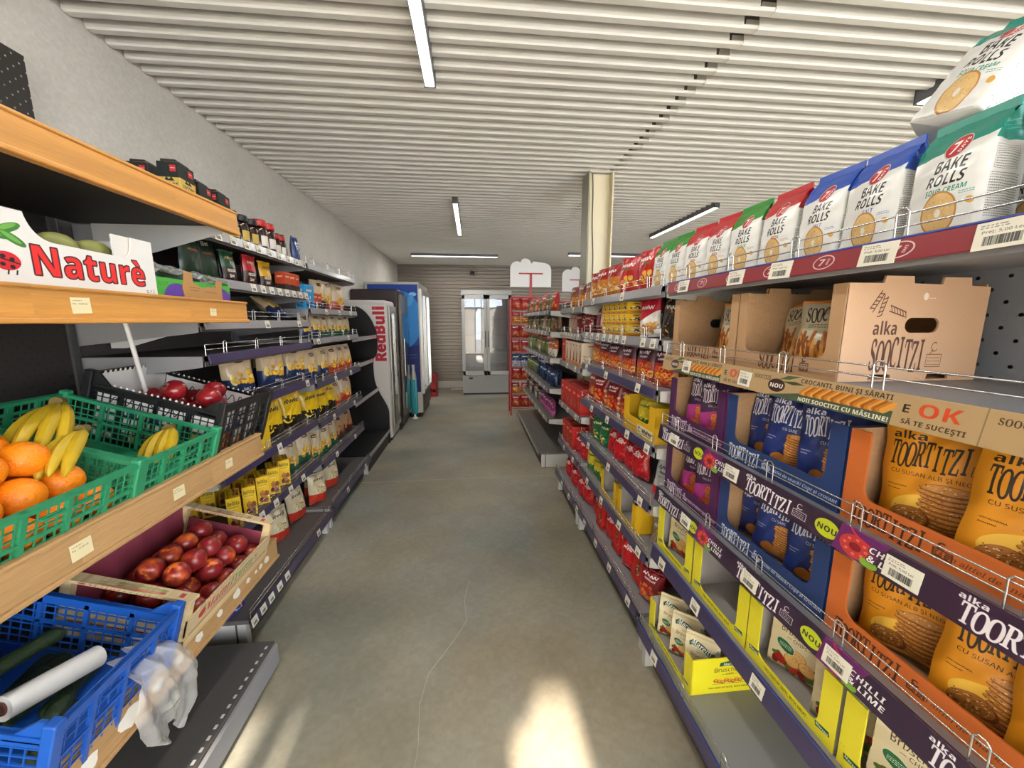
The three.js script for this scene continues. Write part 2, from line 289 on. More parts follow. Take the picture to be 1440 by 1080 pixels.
const foil = (t, o = {}) => phys({ map: t, roughness: 0.36, clearcoat: 0.35, clearcoatRoughness: 0.22, ...o });
const card = (t) => mat({ map: t, roughness: 0.62 });

// pictures used on many prints
function crackers(c, x, y, w, n, a = '#c98a3c', b = '#8a4f1d') { for (let i = 0; i < n; i++) { const yy = y - i * w * 0.115; E_(c, b, x + Math.sin(i * 2.1) * w * 0.03, yy + 3, w * 0.5, w * 0.13); E_(c, a, x + Math.sin(i * 2.1) * w * 0.03, yy, w * 0.49, w * 0.1); for (let k = 0; k < 30; k++) E_(c, ['#f0d49a', '#7a4416', '#e2b577', '#a5672c'][k % 4], x + rr(-0.46, 0.46) * w, yy + rr(-0.07, 0.09) * w, w * rr(0.01, 0.024), w * rr(0.007, 0.014), rr(-0.4, 0.4)); } }
function rusk(c, x, y, r) { E_(c, '#b77f3a', x, y, r, r * 1.08); E_(c, '#dcb676', x, y, r * 0.91, r * 0.98); for (let k = 0; k < 60; k++) { const a = rnd() * 7, q = Math.sqrt(rnd()) * r * 0.85; E_(c, rnd() < 0.5 ? '#e9cf9c' : '#b98b4b', x + Math.cos(a) * q, y + Math.sin(a) * q, rr(2, 5), rr(2, 4)); } E_(c, '#e6e2d6', x, y, r * 0.17, r * 0.2); }
function chipsPic(c, x, y, w, h, n, cols) { for (let i = 0; i < n; i++) { const px = x + rr(-0.5, 0.5) * w, py = y + rr(-0.5, 0.5) * h, r = rr(0.10, 0.17) * w; E_(c, 'rgba(70,30,5,.45)', px + 3, py + 4, r, r * 0.7, rnd() * 3); E_(c, cols[i % cols.length], px, py, r, r * 0.68, rnd() * 3); } }
function pretzels(c, x, y, w, h, n) { for (let i = 0; i < n; i++) { const px = x + rr(-0.5, 0.5) * w, py = y + rr(-0.5, 0.5) * h, r = rr(0.07, 0.11) * w; c.lineWidth = r * 0.5; c.strokeStyle = ['#d9892b', '#b9661b', '#eaa84a'][i % 3]; c.beginPath(); c.ellipse(px, py, r, r * 0.8, rnd() * 3, 0, 5.2); c.stroke(); } }
function sticksPic(c, x0, x1, y0, y1, n) { for (let i = 0; i < n; i++) { const x = rr(x0, x1), t = rr(-30, 30), y = rr(y0, (y0 + y1) / 2 + 20); c.lineCap = 'round'; c.lineWidth = rr(13, 20); c.strokeStyle = ['#8e4a17', '#c57a2c', '#e0a452', '#a85c20'][i % 4]; c.beginPath(); c.moveTo(x, y); c.lineTo(x + t, Math.min(y1, y + rr(90, 170))); c.stroke(); } }

// white rusk bags, four flavours
function ruskTex(col, flavour, fcol) {
  return tex(768, 640, (c) => {
    R_(c, '#e3e3df', 0, 0, 768, 640); Pg(c, col, [[0, 0], [768, 0], [768, 165], [461, 170], [461, 128], [0, 185]]);
    E_(c, '#c9b9b4', 250, 148, 74, 66, -0.3); E_(c, '#b3121d', 250, 148, 67, 59, -0.3); E_(c, '#d23a35', 238, 132, 40, 26, -0.3);
    tx(c, '7', 232, 152, 92, '#fff', { skew: -0.15 }); tx(c, 'DAYS', 284, 150, 32, '#fff', { rot: -1.25 });
    tx(c, 'BAKE', 258, 250, 86, '#191919', { skew: -0.28, sx: 0.92 }); tx(c, 'ROLLS', 240, 326, 86, '#191919', { skew: -0.28, sx: 0.92 });
    tx(c, flavour, 250, 386, 40, fcol, { skew: -0.15 }); lines(c, fcol, 335, 415, 90, 2, 10, 3); rusk(c, 225, 508, 112);
    E_(c, '#d9a64a', 400, 470, 26, 18, 0.4); lines(c, '#8e8e8b', 30, 624, 400, 1, 8, 3);
    c.strokeStyle = '#6d6d6d'; c.lineWidth = 2; c.strokeRect(500, 200, 190, 120); lines(c, '#7b7b7b', 508, 214, 175, 9, 12, 4); lines(c, '#7f7f7d', 486, 345, 240, 18, 13, 5); tx(c, 'BAKE ROLLS', 610, 606, 30, '#555');
    lines(c, 'rgba(255,255,255,.5)', 480, 60, 260, 3, 22, 3);
  });
}
// striped tall lettering
function tall(c, s, x, y, w, h, col, bg) { const n = s.length, cw = w / n; [...s].forEach((ch, i) => { c.save(); c.translate(x + cw * (i + 0.5), y + h / 2 + Math.sin(i * 1.3) * h * 0.07); c.transform(cw / 62, 0, -0.06, h / 74, 0, 0); c.font = 'bold 100px serif'; c.textAlign = 'center'; c.textBaseline = 'middle'; c.fillStyle = col; c.fillText(ch, 0, 0); if (bg) { c.strokeStyle = bg; c.lineWidth = 3; c.beginPath(); c.moveTo(-8, -34); c.lineTo(-8, 34); c.moveTo(10, -34); c.lineTo(10, 34); c.stroke(); } c.restore(); }); }
function badge(c, x, y, w, col) { c.strokeStyle = col; c.lineWidth = 3; c.strokeRect(x - w / 2, y - w * 0.28, w, w * 0.56); lines(c, col, x - w * 0.42, y - w * 0.12, w * 0.84, 3, w * 0.15, 3); c.lineWidth = 4; c.beginPath(); c.arc(x - w * 0.05, y - w * 0.62, w * 0.2, 0.5, 5.4); c.moveTo(x - w * 0.3, y - w * 0.3); c.lineTo(x - w * 0.12, y - w * 0.5); c.stroke(); }
function tortiTex(bg, low, ink, sub, sub2, pic) {
  return tex(512, 704, (c) => {
    R_(c, bg, 0, 0, 512, 704); if (low) { const g = [[0, 430], [512, 330], [512, 704], [0, 704]]; Pg(c, low, g); }
    tx(c, 'alka', 118, 92, 66, ink, { sx: 1.15 }); tall(c, 'TOORTITZI', 46, 128, 330, 165, ink, null); badge(c, 432, 250, 96, ink);
    tx(c, sub, 250, 330, 34, ink, { bold: false }); if (sub2) { scrawl(c, ink, 92, 420, 90, 9, 2); scrawl(c, ink, 78, 446, 60, 8, 2); }
    pic(c); for (const y of [10, 690]) lines(c, 'rgba(255,255,255,.35)', 0, y, 512, 1, 8, 8);
  });
}
const tortiPic = (c) => { E_(c, 'rgba(255,235,120,.5)', 280, 560, 210, 120); crackers(c, 315, 650, 250, 10); E_(c, '#7a431b', 160, 610, 88, 74); E_(c, '#b0712f', 154, 604, 80, 66); for (let k = 0; k < 60; k++) E_(c, k % 2 ? '#f3dba4' : '#5b2f10', 154 + rr(-66, 66), 604 + rr(-50, 50), 4, 3); };
const tortiPicB = (c) => { crackers(c, 330, 655, 200, 13, '#d9964a', '#8a4a1b'); E_(c, '#c47b33', 190, 620, 70, 62); };
const tortiPicP = (c) => { crackers(c, 300, 600, 210, 8, '#e57a35', '#9c3a17'); E_(c, '#e8632f', 190, 640, 88, 56, 0.3); for (let k = 0; k < 14; k++) E_(c, '#f6a46c', 190 + rr(-70, 70), 640 + rr(-40, 40), 8, 5); };
function brusTex() {
  return tex(512, 672, (c) => {
    R_(c, '#ddcfa8', 0, 0, 512, 672); for (let i = 0; i < 14; i++) E_(c, 'rgba(240,230,196,.35)', rr(0, 512), rr(60, 400), rr(30, 90), rr(20, 60));
    Pg(c, '#1d4d38', [[56, 96], [120, 60], [260, 84], [420, 150], [470, 140], [440, 190], [462, 226], [400, 214], [250, 150], [110, 124], [70, 150]]);
    tx(c, 'Maretti', 255, 122, 92, '#eef1e6', { font: 'serif', skew: -0.25, rot: 0.26, sx: 0.9 }); lines(c, '#5b5136', 170, 196, 170, 1, 8, 4);
    tx(c, 'Bruschette', 262, 262, 84, '#3b362a', { bold: false, sx: 0.86, rot: 0.06 }); tx(c, '— CHIPS —', 270, 326, 44, '#3b362a', { bold: false, rot: 0.06 });
    for (let i = 0; i < 26; i++) E_(c, ['#a32018', '#c43223', '#7d1410', '#4d6f2a'][i % 4], rr(60, 470), rr(520, 650), rr(26, 56), rr(22, 46));
    for (const [x, y] of [[270, 470], [220, 540], [350, 545]]) { E_(c, '#a5692a', x, y, 74, 62, 0.4); E_(c, '#e0b26a', x, y - 4, 66, 54, 0.4); for (let k = 0; k < 12; k++) E_(c, '#8d5a26', x + rr(-45, 45), y + rr(-35, 35), 4, 3); }
    E_(c, '#d9d7bd', 150, 420, 92, 62, 0.35); E_(c, '#1f6b3c', 150, 420, 84, 54, 0.35); lines(c, '#e7efe0', 96, 404, 110, 3, 16, 6);
    for (const y of [8, 20, 652, 664]) lines(c, 'rgba(120,100,60,.5)', 0, y, 512, 1, 8, 5);
  });
}
// plain two-tone packet with a picture and a streak of lettering
function packTex(o) {
  return tex(256, 352, (c, w, h) => {
    R_(c, o.top, 0, 0, w, h); if (o.low) Pg(c, o.low, [[0, h * (o.cut ?? 0.6)], [w, h * ((o.cut ?? 0.6) + (o.slope ?? 0.04))], [w, h], [0, h]]);
    if (o.band) R_(c, o.band, 0, h * 0.2, w, h * 0.2);
    if (o.pic === 'chips') chipsPic(c, w * 0.55, h * (o.py ?? 0.55), w * 0.7, h * 0.26, 16, o.cols ?? ['#e6b93c', '#d49a26', '#f0cd62']);
    if (o.pic === 'pretzel') pretzels(c, w / 2, h * 0.74, w * 0.95, h * 0.42, o.n ?? 60);
    if (o.pic === 'crouton') for (let i = 0; i < 34; i++) { c.save(); c.translate(rr(10, w - 10), rr(h * 0.48, h * 0.95)); c.rotate(rnd() * 3); R_(c, ['#e88b2c', '#c8641b', '#f4b45c', '#d97a22'][i % 4], -16, -12, rr(24, 38), rr(18, 28)); c.restore(); }
    if (o.pic === 'sticks') sticksPic(c, 20, w - 20, h * 0.5, h - 12, 40);
    if (o.pic === 'nuts') for (let i = 0; i < 130; i++) E_(c, (o.cols ?? ['#a8763a', '#c9974f', '#7d5224'])[i % 3], rr(8, w - 8), rr(h * 0.3, h * 0.97), rr(7, 13), rr(5, 9), rnd() * 3);
    if (o.pic === 'swirl') { for (let i = 0; i < 7; i++) { c.strokeStyle = o.cols[i % o.cols.length]; c.lineWidth = 16; c.beginPath(); c.arc(rr(60, 200), rr(h * 0.5, h * 0.85), rr(18, 46), rnd() * 3, rnd() * 3 + 3); c.stroke(); } }
    if (o.pic === 'shards') for (let i = 0; i < 60; i++) { const x = rnd() * w, y = rnd() * h; Pg(c, o.cols[i % o.cols.length], [[x, y], [x + rr(-40, 40), y + rr(-40, 40)], [x + rr(-40, 40), y + rr(-40, 40)]]); }
    if (o.tri) { Pg(c, o.tri, [[w * 0.75, h * 0.22], [w * 0.86, h * 0.8], [w * 0.3, h * 0.8]]); for (let i = 0; i < 14; i++) E_(c, ['#d9a86a', '#6a2c1c', '#e8cda0'][i % 3], rr(w * 0.42, w * 0.82), rr(h * 0.52, h * 0.78), rr(7, 15), rr(6, 10)); }
    if (o.ink) scrawl(c, o.ink, w * 0.5, h * (o.ty ?? 0.24), w * (o.tw ?? 0.6), h * 0.09, o.lw ?? 9);
    if (o.ink2) scrawl(c, o.ink2, w * 0.5, h * ((o.ty ?? 0.24) + 0.12), w * 0.46, h * 0.05, 6);
    if (o.logo) { E_(c, o.logo, w * 0.5, h * 0.16, w * 0.17, h * 0.055); scrawl(c, o.top, w * 0.5, h * 0.16, w * 0.2, h * 0.04, 4); }
    for (const [s, x, y, z, col, sx] of o.text ?? []) tx(c, s, w * x, h * y, z, col, { sx: sx ?? 1 });
    for (const y of [4, 12, h - 12, h - 4]) lines(c, 'rgba(255,255,255,.25)', 0, y, w, 1, 4, 4);
  });
}
const KINDS = {}, SHAPES = {};
function kind(key, name, category, w, h, d, t, o = {}) { KINDS[key] = { name, category, w, h, d, material: o.card ? card(t) : foil(t, o.mat), ...o }; }
const RUSK = { w: 0.112, h: 0.2, d: 0.072 };
for (const [k, col, fl, fc] of [['teal', '#148a78', 'SOUR CREAM', '#148a78'], ['blue', '#1f4fb4', 'SALT', '#1f4fb4'], ['red', '#bb1f27', 'PIZZA', '#a8232a'], ['green', '#2f8a2c', 'GARLIC', '#2f8a2c']])
  kind('rusk_' + k, 'rusk_bag', 'snack bag', RUSK.w, RUSK.h, RUSK.d, ruskTex(col, fl, fc), { gusset: true, big: true });
kind('torti_orange', 'cracker_bag', 'snack bag', 0.18, 0.225, 0.06, tortiTex('#dd9114', null, '#2a2018', 'CU SUSAN ALB ŞI NEGRU', true, tortiPic), { big: true, mat: { roughness: 0.55, clearcoat: 0.1 } });
kind('torti_blue', 'cracker_bag', 'snack bag', 0.155, 0.225, 0.06, tortiTex('#26397f', null, '#e9e9ee', 'CU SARE', true, tortiPicB), { big: true, mat: { roughness: 0.5, clearcoat: 0.15 } });
kind('torti_purple', 'cracker_bag', 'snack bag', 0.15, 0.22, 0.06, tortiTex('#43264d', '#b03a86', '#ece6ec', 'CHILLI & LIME', '', tortiPicP), { big: true, mat: { roughness: 0.5, clearcoat: 0.15 } });
kind('bruschetta', 'bruschetta_bag', 'snack bag', 0.145, 0.195, 0.07, brusTex(), { gusset: true, fullUV: true, big: true, mat: { roughness: 0.5, clearcoat: 0.12 } });
const stickTex = tex(384, 512, (c) => {
  R_(c, '#c9c0a2', 0, 0, 384, 512); R_(c, '#e08a2c', 0, 0, 384, 26); tall(c, 'SOOCITZI', 40, 60, 230, 110, '#3a3226'); badge(c, 318, 140, 78, '#3a3226'); lines(c, '#6b6048', 60, 190, 200, 2, 16, 6); E_(c, '#9a3038', 200, 236, 26, 20); sticksPic(c, 20, 364, 225, 500, 90);
});
kind('stick_bag', 'bread_stick_bag', 'snack bag', 0.17, 0.19, 0.07, stickTex, { big: true });
const P_ = (k, name, cat, w, h, d, o, e) => kind(k, name, cat, w, h, d, packTex(o), e);
P_('crisps_red', 'crisps_bag', 'snack bag', 0.15, 0.2, 0.07, { top: '#b3161b', low: '#c9341d', pic: 'chips', py: 0.66, cols: ['#f0a83a', '#e5822a', '#d8b04a'], ink: '#f4f1ea', ink2: '#3e7d2c' });
P_('puffs_orange', 'corn_puff_bag', 'snack bag', 0.14, 0.19, 0.06, { top: '#a5191b', low: '#c97a26', cut: 0.36, pic: 'chips', py: 0.66, cols: ['#f2b04c', '#e8922c', '#f7cd83'], ink: '#efe6dc', ty: 0.2 });
P_('pretzel_brown', 'pretzel_bag', 'snack bag', 0.13, 0.19, 0.06, { top: '#7a3524', low: '#8f4e27', cut: 0.3, pic: 'pretzel', ink: '#e9d9c6', ty: 0.18 });
P_('crisps_black', 'crisps_bag', 'snack bag', 0.14, 0.2, 0.06, { top: '#231d1b', pic: 'shards', cols: ['#d9862c', '#181414', '#f0b357', '#2b2320', '#1c1818'], ink: '#dcd8d0' });
P_('crisps_crimson', 'crisps_bag', 'snack bag', 0.14, 0.21, 0.06, { top: '#b8132c', low: '#e9e3dd', cut: 0.62, slope: -0.3, pic: 'chips', py: 0.8, cols: ['#d8a04a', '#b87a34'], ink: '#f2ecec' });
P_('silver_bag', 'snack_bag', 'snack bag', 0.12, 0.2, 0.06, { top: '#b9bcc2', low: '#c2242b', cut: 0.72, ink: '#3b4c58', ink2: '#3b4c58' });
P_('wine_bag', 'biscuit_bag', 'snack bag', 0.14, 0.18, 0.06, { top: '#7d1a20', pic: 'shards', cols: ['#8a2026', '#6a1218', '#a4392f', '#c9a08a'], ink: '#e4c9bb' });
P_('pink_bag', 'biscuit_bag', 'snack bag', 0.13, 0.19, 0.06, { top: '#c9a58f', pic: 'nuts', cols: ['#b68a70', '#d9bba2', '#93604a'], ink: '#8b2a30' });
P_('mini_box', 'mini_biscuit_box', 'box', 0.075, 0.06, 0.1, { top: '#e3b70e', low: '#c98a1c', cut: 0.72, logo: '#26305e', pic: 'chips', py: 0.5, cols: ['#6a3a16', '#f3ead0', '#a5642a', '#2b2f66'], ink: '#7a2a1c', ty: 0.9 }, { card: true, box: true });
P_('pretzel_red', 'pretzel_bag', 'snack bag', 0.155, 0.2, 0.06, { top: '#4d1a35', low: '#b81f2a', cut: 0.4, pic: 'pretzel', n: 26, ink: '#efe9ea', ink2: '#e8dfe0', ty: 0.2 });
P_('crouton_red', 'crouton_bag', 'snack bag', 0.14, 0.19, 0.06, { top: '#8d1020', low: '#b51a24', cut: 0.5, pic: 'crouton', ink: '#f0eaea', ink2: '#f0eaea', ty: 0.16 });
P_('cream_box', 'biscuit_box', 'box', 0.09, 0.19, 0.2, { top: '#d8c3a8', low: '#c48a5c', cut: 0.8, tri: '#8e2f24', ink2: '#a3291f', ty: 0.02, pic: 'none' }, { card: true, box: true });
P_('red_box', 'biscuit_box', 'box', 0.1, 0.2, 0.2, { top: '#c8201a', low: '#a3160f', cut: 0.84, ink: '#f0c9a0', tri: '#7a3a22', pic: 'none' }, { card: true, box: true });
P_('red_candy', 'sweet_bag', 'sweet bag', 0.13, 0.17, 0.07, { top: '#b90f1c', pic: 'shards', cols: ['#d01c28', '#8e0a14', '#e4555a', '#c9141f'], ink: '#f2dede', logo: '#f0d9d6' });
P_('green_candy', 'sweet_bag', 'sweet bag', 0.13, 0.17, 0.07, { top: '#1d6a3c', pic: 'swirl', cols: ['#c9a84a', '#2f8f56', '#e8d48a'], ink: '#f0e7c2' });
P_('blue_candy', 'sweet_bag', 'sweet bag', 0.13, 0.17, 0.07, { top: '#1b2478', pic: 'swirl', cols: ['#8ea4e8', '#d9b27a', '#2c3aa4'], ink: '#e6ecff' });
P_('lime_candy', 'sweet_bag', 'sweet bag', 0.12, 0.16, 0.06, { top: '#d9c22e', low: '#3d8a34', pic: 'swirl', cols: ['#2f7a34', '#f0de62'], ink: '#25622c' });
P_('nut_bag', 'nut_bag', 'snack bag', 0.12, 0.18, 0.05, { top: '#8a8378', pic: 'nuts', ink: '#efe9da' });
P_('chips_salt', 'potato_crisps_bag', 'snack bag', 0.17, 0.24, 0.08, { top: '#cdb48e', low: '#1c2f58', cut: 0.56, pic: 'chips', py: 0.56, logo: '#4a3524', text: [['SALT', 0.62, 0.82, 30, '#e8edf4']] });
P_('chips_paprika', 'potato_crisps_bag', 'snack bag', 0.17, 0.24, 0.08, { top: '#d2ba98', low: '#c8401f', cut: 0.66, pic: 'chips', py: 0.62, logo: '#4a3524', ink: null });
P_('chips_herb', 'potato_crisps_bag', 'snack bag', 0.17, 0.24, 0.08, { top: '#d3c3a4', low: '#176245', cut: 0.68, pic: 'chips', py: 0.62, logo: '#43382c' });
P_('chips_brown', 'potato_crisps_bag', 'snack bag', 0.17, 0.24, 0.08, { top: '#b99a7a', low: '#4a2520', cut: 0.6, pic: 'chips', py: 0.56, cols: ['#a8673a', '#c48a54'], logo: '#3a2820' });
P_('puffs_yellow', 'corn_puff_bag', 'snack bag', 0.17, 0.24, 0.08, { top: '#dcb414', low: '#221d14', cut: 0.58, slope: 0.1, pic: 'swirl', cols: ['#e9c51c', '#1f1a12', '#e9c51c'], ink: '#1d1810' });
P_('popcorn', 'popcorn_bag', 'snack bag', 0.16, 0.24, 0.09, { top: '#d8cba8', low: '#c4351f', cut: 0.66, pic: 'chips', py: 0.5, cols: ['#e4d9b4', '#d9c684', '#eee6cc'], ink: '#6b5f62', ty: 0.2 });
const belTex = tex(256, 352, (c, w, h) => { R_(c, '#e6bd12', 0, 0, w, h); tx(c, 'belVita', 128, 62, 62, '#2f4a1e', { skew: -0.15 }); lines(c, '#6a5a12', 40, 108, 170, 1, 10, 5); lines(c, '#f3e9b8', 40, 126, 150, 1, 10, 5); for (let i = 0; i < 5; i++) { E_(c, '#8d5424', 150 + rr(-50, 50), 240 + rr(-50, 60), 46, 34, rnd()); E_(c, '#b57a3c', 148 + rr(-50, 50), 236 + rr(-50, 60), 40, 28, rnd()); } E_(c, '#6d2a3a', 86, 292, 40, 34); });
kind('belvita', 'breakfast_biscuit_box', 'box', 0.13, 0.16, 0.06, belTex, { card: true, box: true });
P_('seed_green', 'seed_bag', 'snack bag', 0.12, 0.18, 0.05, { top: '#5d6a34', pic: 'nuts', cols: ['#8a8a3a', '#b4a85a', '#3f5a2c'], ink: '#efe9b8' });
P_('seed_brown', 'seed_bag', 'snack bag', 0.12, 0.18, 0.05, { top: '#4e3a2a', pic: 'nuts', ink: '#d8c092' });
P_('crisps_navy', 'crisps_bag', 'snack bag', 0.14, 0.19, 0.06, { top: '#1a2c58', pic: 'shards', cols: ['#24406e', '#16234a', '#6f8fb8', '#1d2f5e'], ink: '#cfdcec' });
P_('crisps_pink', 'crisps_bag', 'snack bag', 0.13, 0.19, 0.06, { top: '#8d2a6c', low: '#c76a9a', pic: 'shards', cols: ['#a43a80', '#6d1f56', '#d99abf'], ink: '#f4dcec' });
P_('crisps_orange', 'crisps_bag', 'snack bag', 0.13, 0.19, 0.06, { top: '#d2611e', low: '#e8e0d2', cut: 0.5, pic: 'shards', cols: ['#d2611e', '#222', '#f0efe8'], ink: '#fff' });
P_('rack_red', 'crisps_bag', 'snack bag', 0.16, 0.21, 0.07, { top: '#a8171b', low: '#b3321c', cut: 0.45, pic: 'chips', py: 0.66, cols: ['#d9812c', '#b7621f'], ink: '#f2e8e4', ty: 0.16, lw: 12 });
P_('rack_blue', 'crisps_bag', 'snack bag', 0.16, 0.21, 0.07, { top: '#22345f', low: '#a9b6cc', cut: 0.55, pic: 'shards', cols: ['#dfe6f0', '#3a4f80', '#22345f'], ink: '#fff' });
// coffee
P_('sachet_green', 'coffee_sachet_bag', 'coffee', 0.12, 0.19, 0.04, { top: '#12301f', pic: 'shards', cols: ['#12301f', '#1a4029', '#12301f', '#0d2417', '#12301f'], text: [['3in1', 0.5, 0.14, 50, '#e8e6da']], ink2: '#b4572c' });
P_('sachet_red', 'coffee_sachet_bag', 'coffee', 0.1, 0.17, 0.04, { top: '#b21a22', low: '#3a1a12', cut: 0.5, text: [['NESCAFÉ', 0.5, 0.62, 42, '#f2eee8', 0.9], ['3in1', 0.5, 0.78, 48, '#f2eee8']], ink: '#e9c9b0' });
P_('sachet_forest', 'coffee_sachet_bag', 'coffee', 0.1, 0.17, 0.04, { top: '#1c4a2e', low: '#2b160f', cut: 0.5, text: [['NESCAFÉ', 0.5, 0.62, 42, '#f2eee8', 0.9], ['3in1', 0.5, 0.78, 48, '#f2eee8']], ink: '#d9b48c' });
P_('sachet_yellow', 'coffee_sachet_bag', 'coffee', 0.1, 0.17, 0.04, { top: '#d9a21c', low: '#3a1a12', cut: 0.55, text: [['NESCAFÉ', 0.5, 0.62, 42, '#f2eee8', 0.9], ['3in1', 0.5, 0.78, 48, '#f2eee8']], ink: '#7a3a14' });
P_('cocoa_blue', 'cocoa_box', 'box', 0.13, 0.17, 0.07, { top: '#1f8fd0', ink: '#f6d9a0', pic: 'swirl', cols: ['#3a2a20', '#d98a2c', '#eef4f8'] }, { card: true, box: true });
P_('coffee_bag_green', 'coffee_bag', 'coffee', 0.09, 0.16, 0.05, { top: '#2c4a2c', low: '#1c2a1c', ink: '#d8caa0', pic: 'swirl', cols: ['#7a8a4a', '#3a2a1c', '#c9b070'] });
P_('coffee_bag_brown', 'coffee_bag', 'coffee', 0.09, 0.17, 0.05, { top: '#3a2a22', low: '#5a3a24', ink: '#d8caa0' });
P_('coffee_bag_blue', 'coffee_bag', 'coffee', 0.1, 0.18, 0.05, { top: '#1c2f66', low: '#24407c', ink: '#eef2f8', ink2: '#c3d0ea' });
P_('tea_box_orange', 'tea_box', 'box', 0.07, 0.12, 0.06, { top: '#b8401c', low: '#2a1c14', ink: '#f0d0a0' }, { card: true, box: true });

// one packet object per kind and crumple, then copies
const protos = new Map();
function packet(key, variant = 0) {
  const id = key + variant; if (protos.has(id)) return protos.get(id);
  const K = KINDS[key]; let o;
  if (K.box) { const g = new RoundedBoxGeometry(K.w, K.h, K.d, 1, 0.0015); g.translate(0, K.h / 2, 0); o = shadows(new THREE.Mesh(g, K.material)); }
  else if (K.gusset) {
    const g = gusset(K.w, K.h, K.d, variant * 2.3 + 1); if (K.fullUV) { const u = g.attributes.uv; for (let i = 0; i < u.count; i++) { const a = u.getX(i); u.setX(i, a <= 0.6 ? a / 0.6 : 0.02 + (a - 0.6) * 0.12); } }
    o = new THREE.Group(); part('bag_body', g, K.material, o);
    const s = new THREE.BoxGeometry(K.w * 1.02, 0.016, 0.004, 16, 1, 1); s.translate(0, K.h + 0.006, 0); scaleUV(s, 0.5, 0.02, 0.02, 0.97); part('top_seal', s, K.material, o);
  } else if (K.big) { const s = pillow(K.w, K.h, K.d, variant * 1.9 + 1, 16, 18); o = new THREE.Group(); part('bag_body', s.body, K.material, o); part('top_seal', s.top, K.material, o); part('bottom_seal', s.bottom, K.material, o); }
  else { const sk = [K.w, K.h, K.d, variant].join(); if (!SHAPES[sk]) { const s = pillow(K.w, K.h, K.d, variant * 1.9 + 1); SHAPES[sk] = mergeGeometries([s.body, s.top, s.bottom]); } o = shadows(new THREE.Mesh(SHAPES[sk], K.material)); }
  o.name = K.name; o.userData = { category: K.category }; protos.set(id, o); return o;
}
function put(key, label, group, x, y, z, turn, lean = 0, roll = 0) { return copyOf(packet(key, Math.floor(rnd() * 3)), label, [x, y + 0.0006 + Math.abs(roll) * KINDS[key].w / 2 + (KINDS[key].box || KINDS[key].gusset ? Math.abs(lean) * KINDS[key].d / 2 : 0), z], [lean, turn, roll], group); }
// a row along the shelf from zA (near) to zB (far)
function row(key, n, side, x, y, zA, zB, label, group, o = {}) {
  const base = side === 'R' ? -PI / 2 : PI / 2, s = side === 'R' ? 1 : -1;
  for (let i = 0; i < n; i++) {
    const z = n > 1 ? zA + (zB - zA) * i / (n - 1) : zA;
    const K = KINDS[Array.isArray(key) ? key[i % key.length] : key], pitch = n > 1 ? Math.abs(zB - zA) / (n - 1) : 1, ranks = pitch > K.w * 0.98 || (o.turn ?? 0) < -0.3 ? 1 : pitch > K.w * 0.52 ? 2 : 3;
    put(Array.isArray(key) ? key[i % key.length] : key, label, group, x + s * (i % ranks) * (K.d + 0.014) + rr(-1, 1) * (o.jx ?? 0.004), y, z, base + s * (o.turn ?? 0.12) + rr(-1, 1) * (o.jt ?? 0.16), (o.lean ?? -0.05) + rr(-1, 1) * (o.lean === 0 ? 0 : 0.05), rr(-1, 1) * (o.roll ?? 0.07)).scale.multiplyScalar(KINDS[Array.isArray(key) ? key[i % key.length] : key].box ? 1 : rr(0.94, 1.02) * (o.scale ?? 1));
  }
}

// ---------- shelving ----------
const tagTex = tex(128, 96, (c) => { R_(c, '#e6e2d2', 0, 0, 128, 96); lines(c, '#77736a', 10, 12, 60, 2, 8, 3); tx(c, 'Preţ: 5,00 Lei', 58, 34, 15, '#3a3832', { bold: false }); for (let i = 0; i < 34; i++) R_(c, '#3b3a36', 22 + i * 2.4, 50, rnd() < 0.5 ? 1 : 2, 32); });
const tagMat = mat({ map: tagTex, roughness: 0.7 });
const goldTagMat = mat({ color: 0xc9b483, roughness: 0.6 });
const sevenStrip = tex(1024, 96, (c, w, h) => { R_(c, '#8d2b33', 0, 0, w, h); for (let i = 0; i < 4; i++) { const x = 130 + i * 256; c.strokeStyle = '#e3c9c6'; c.lineWidth = 5; c.beginPath(); c.ellipse(x, 48, 42, 32, -0.2, 0, 7); c.stroke(); tx(c, '7', x - 8, 48, 46, '#ead6d2', { skew: -0.2 }); tx(c, 'DAYS', x + 18, 48, 13, '#ead6d2', { rot: -1.3 }); } }, true);
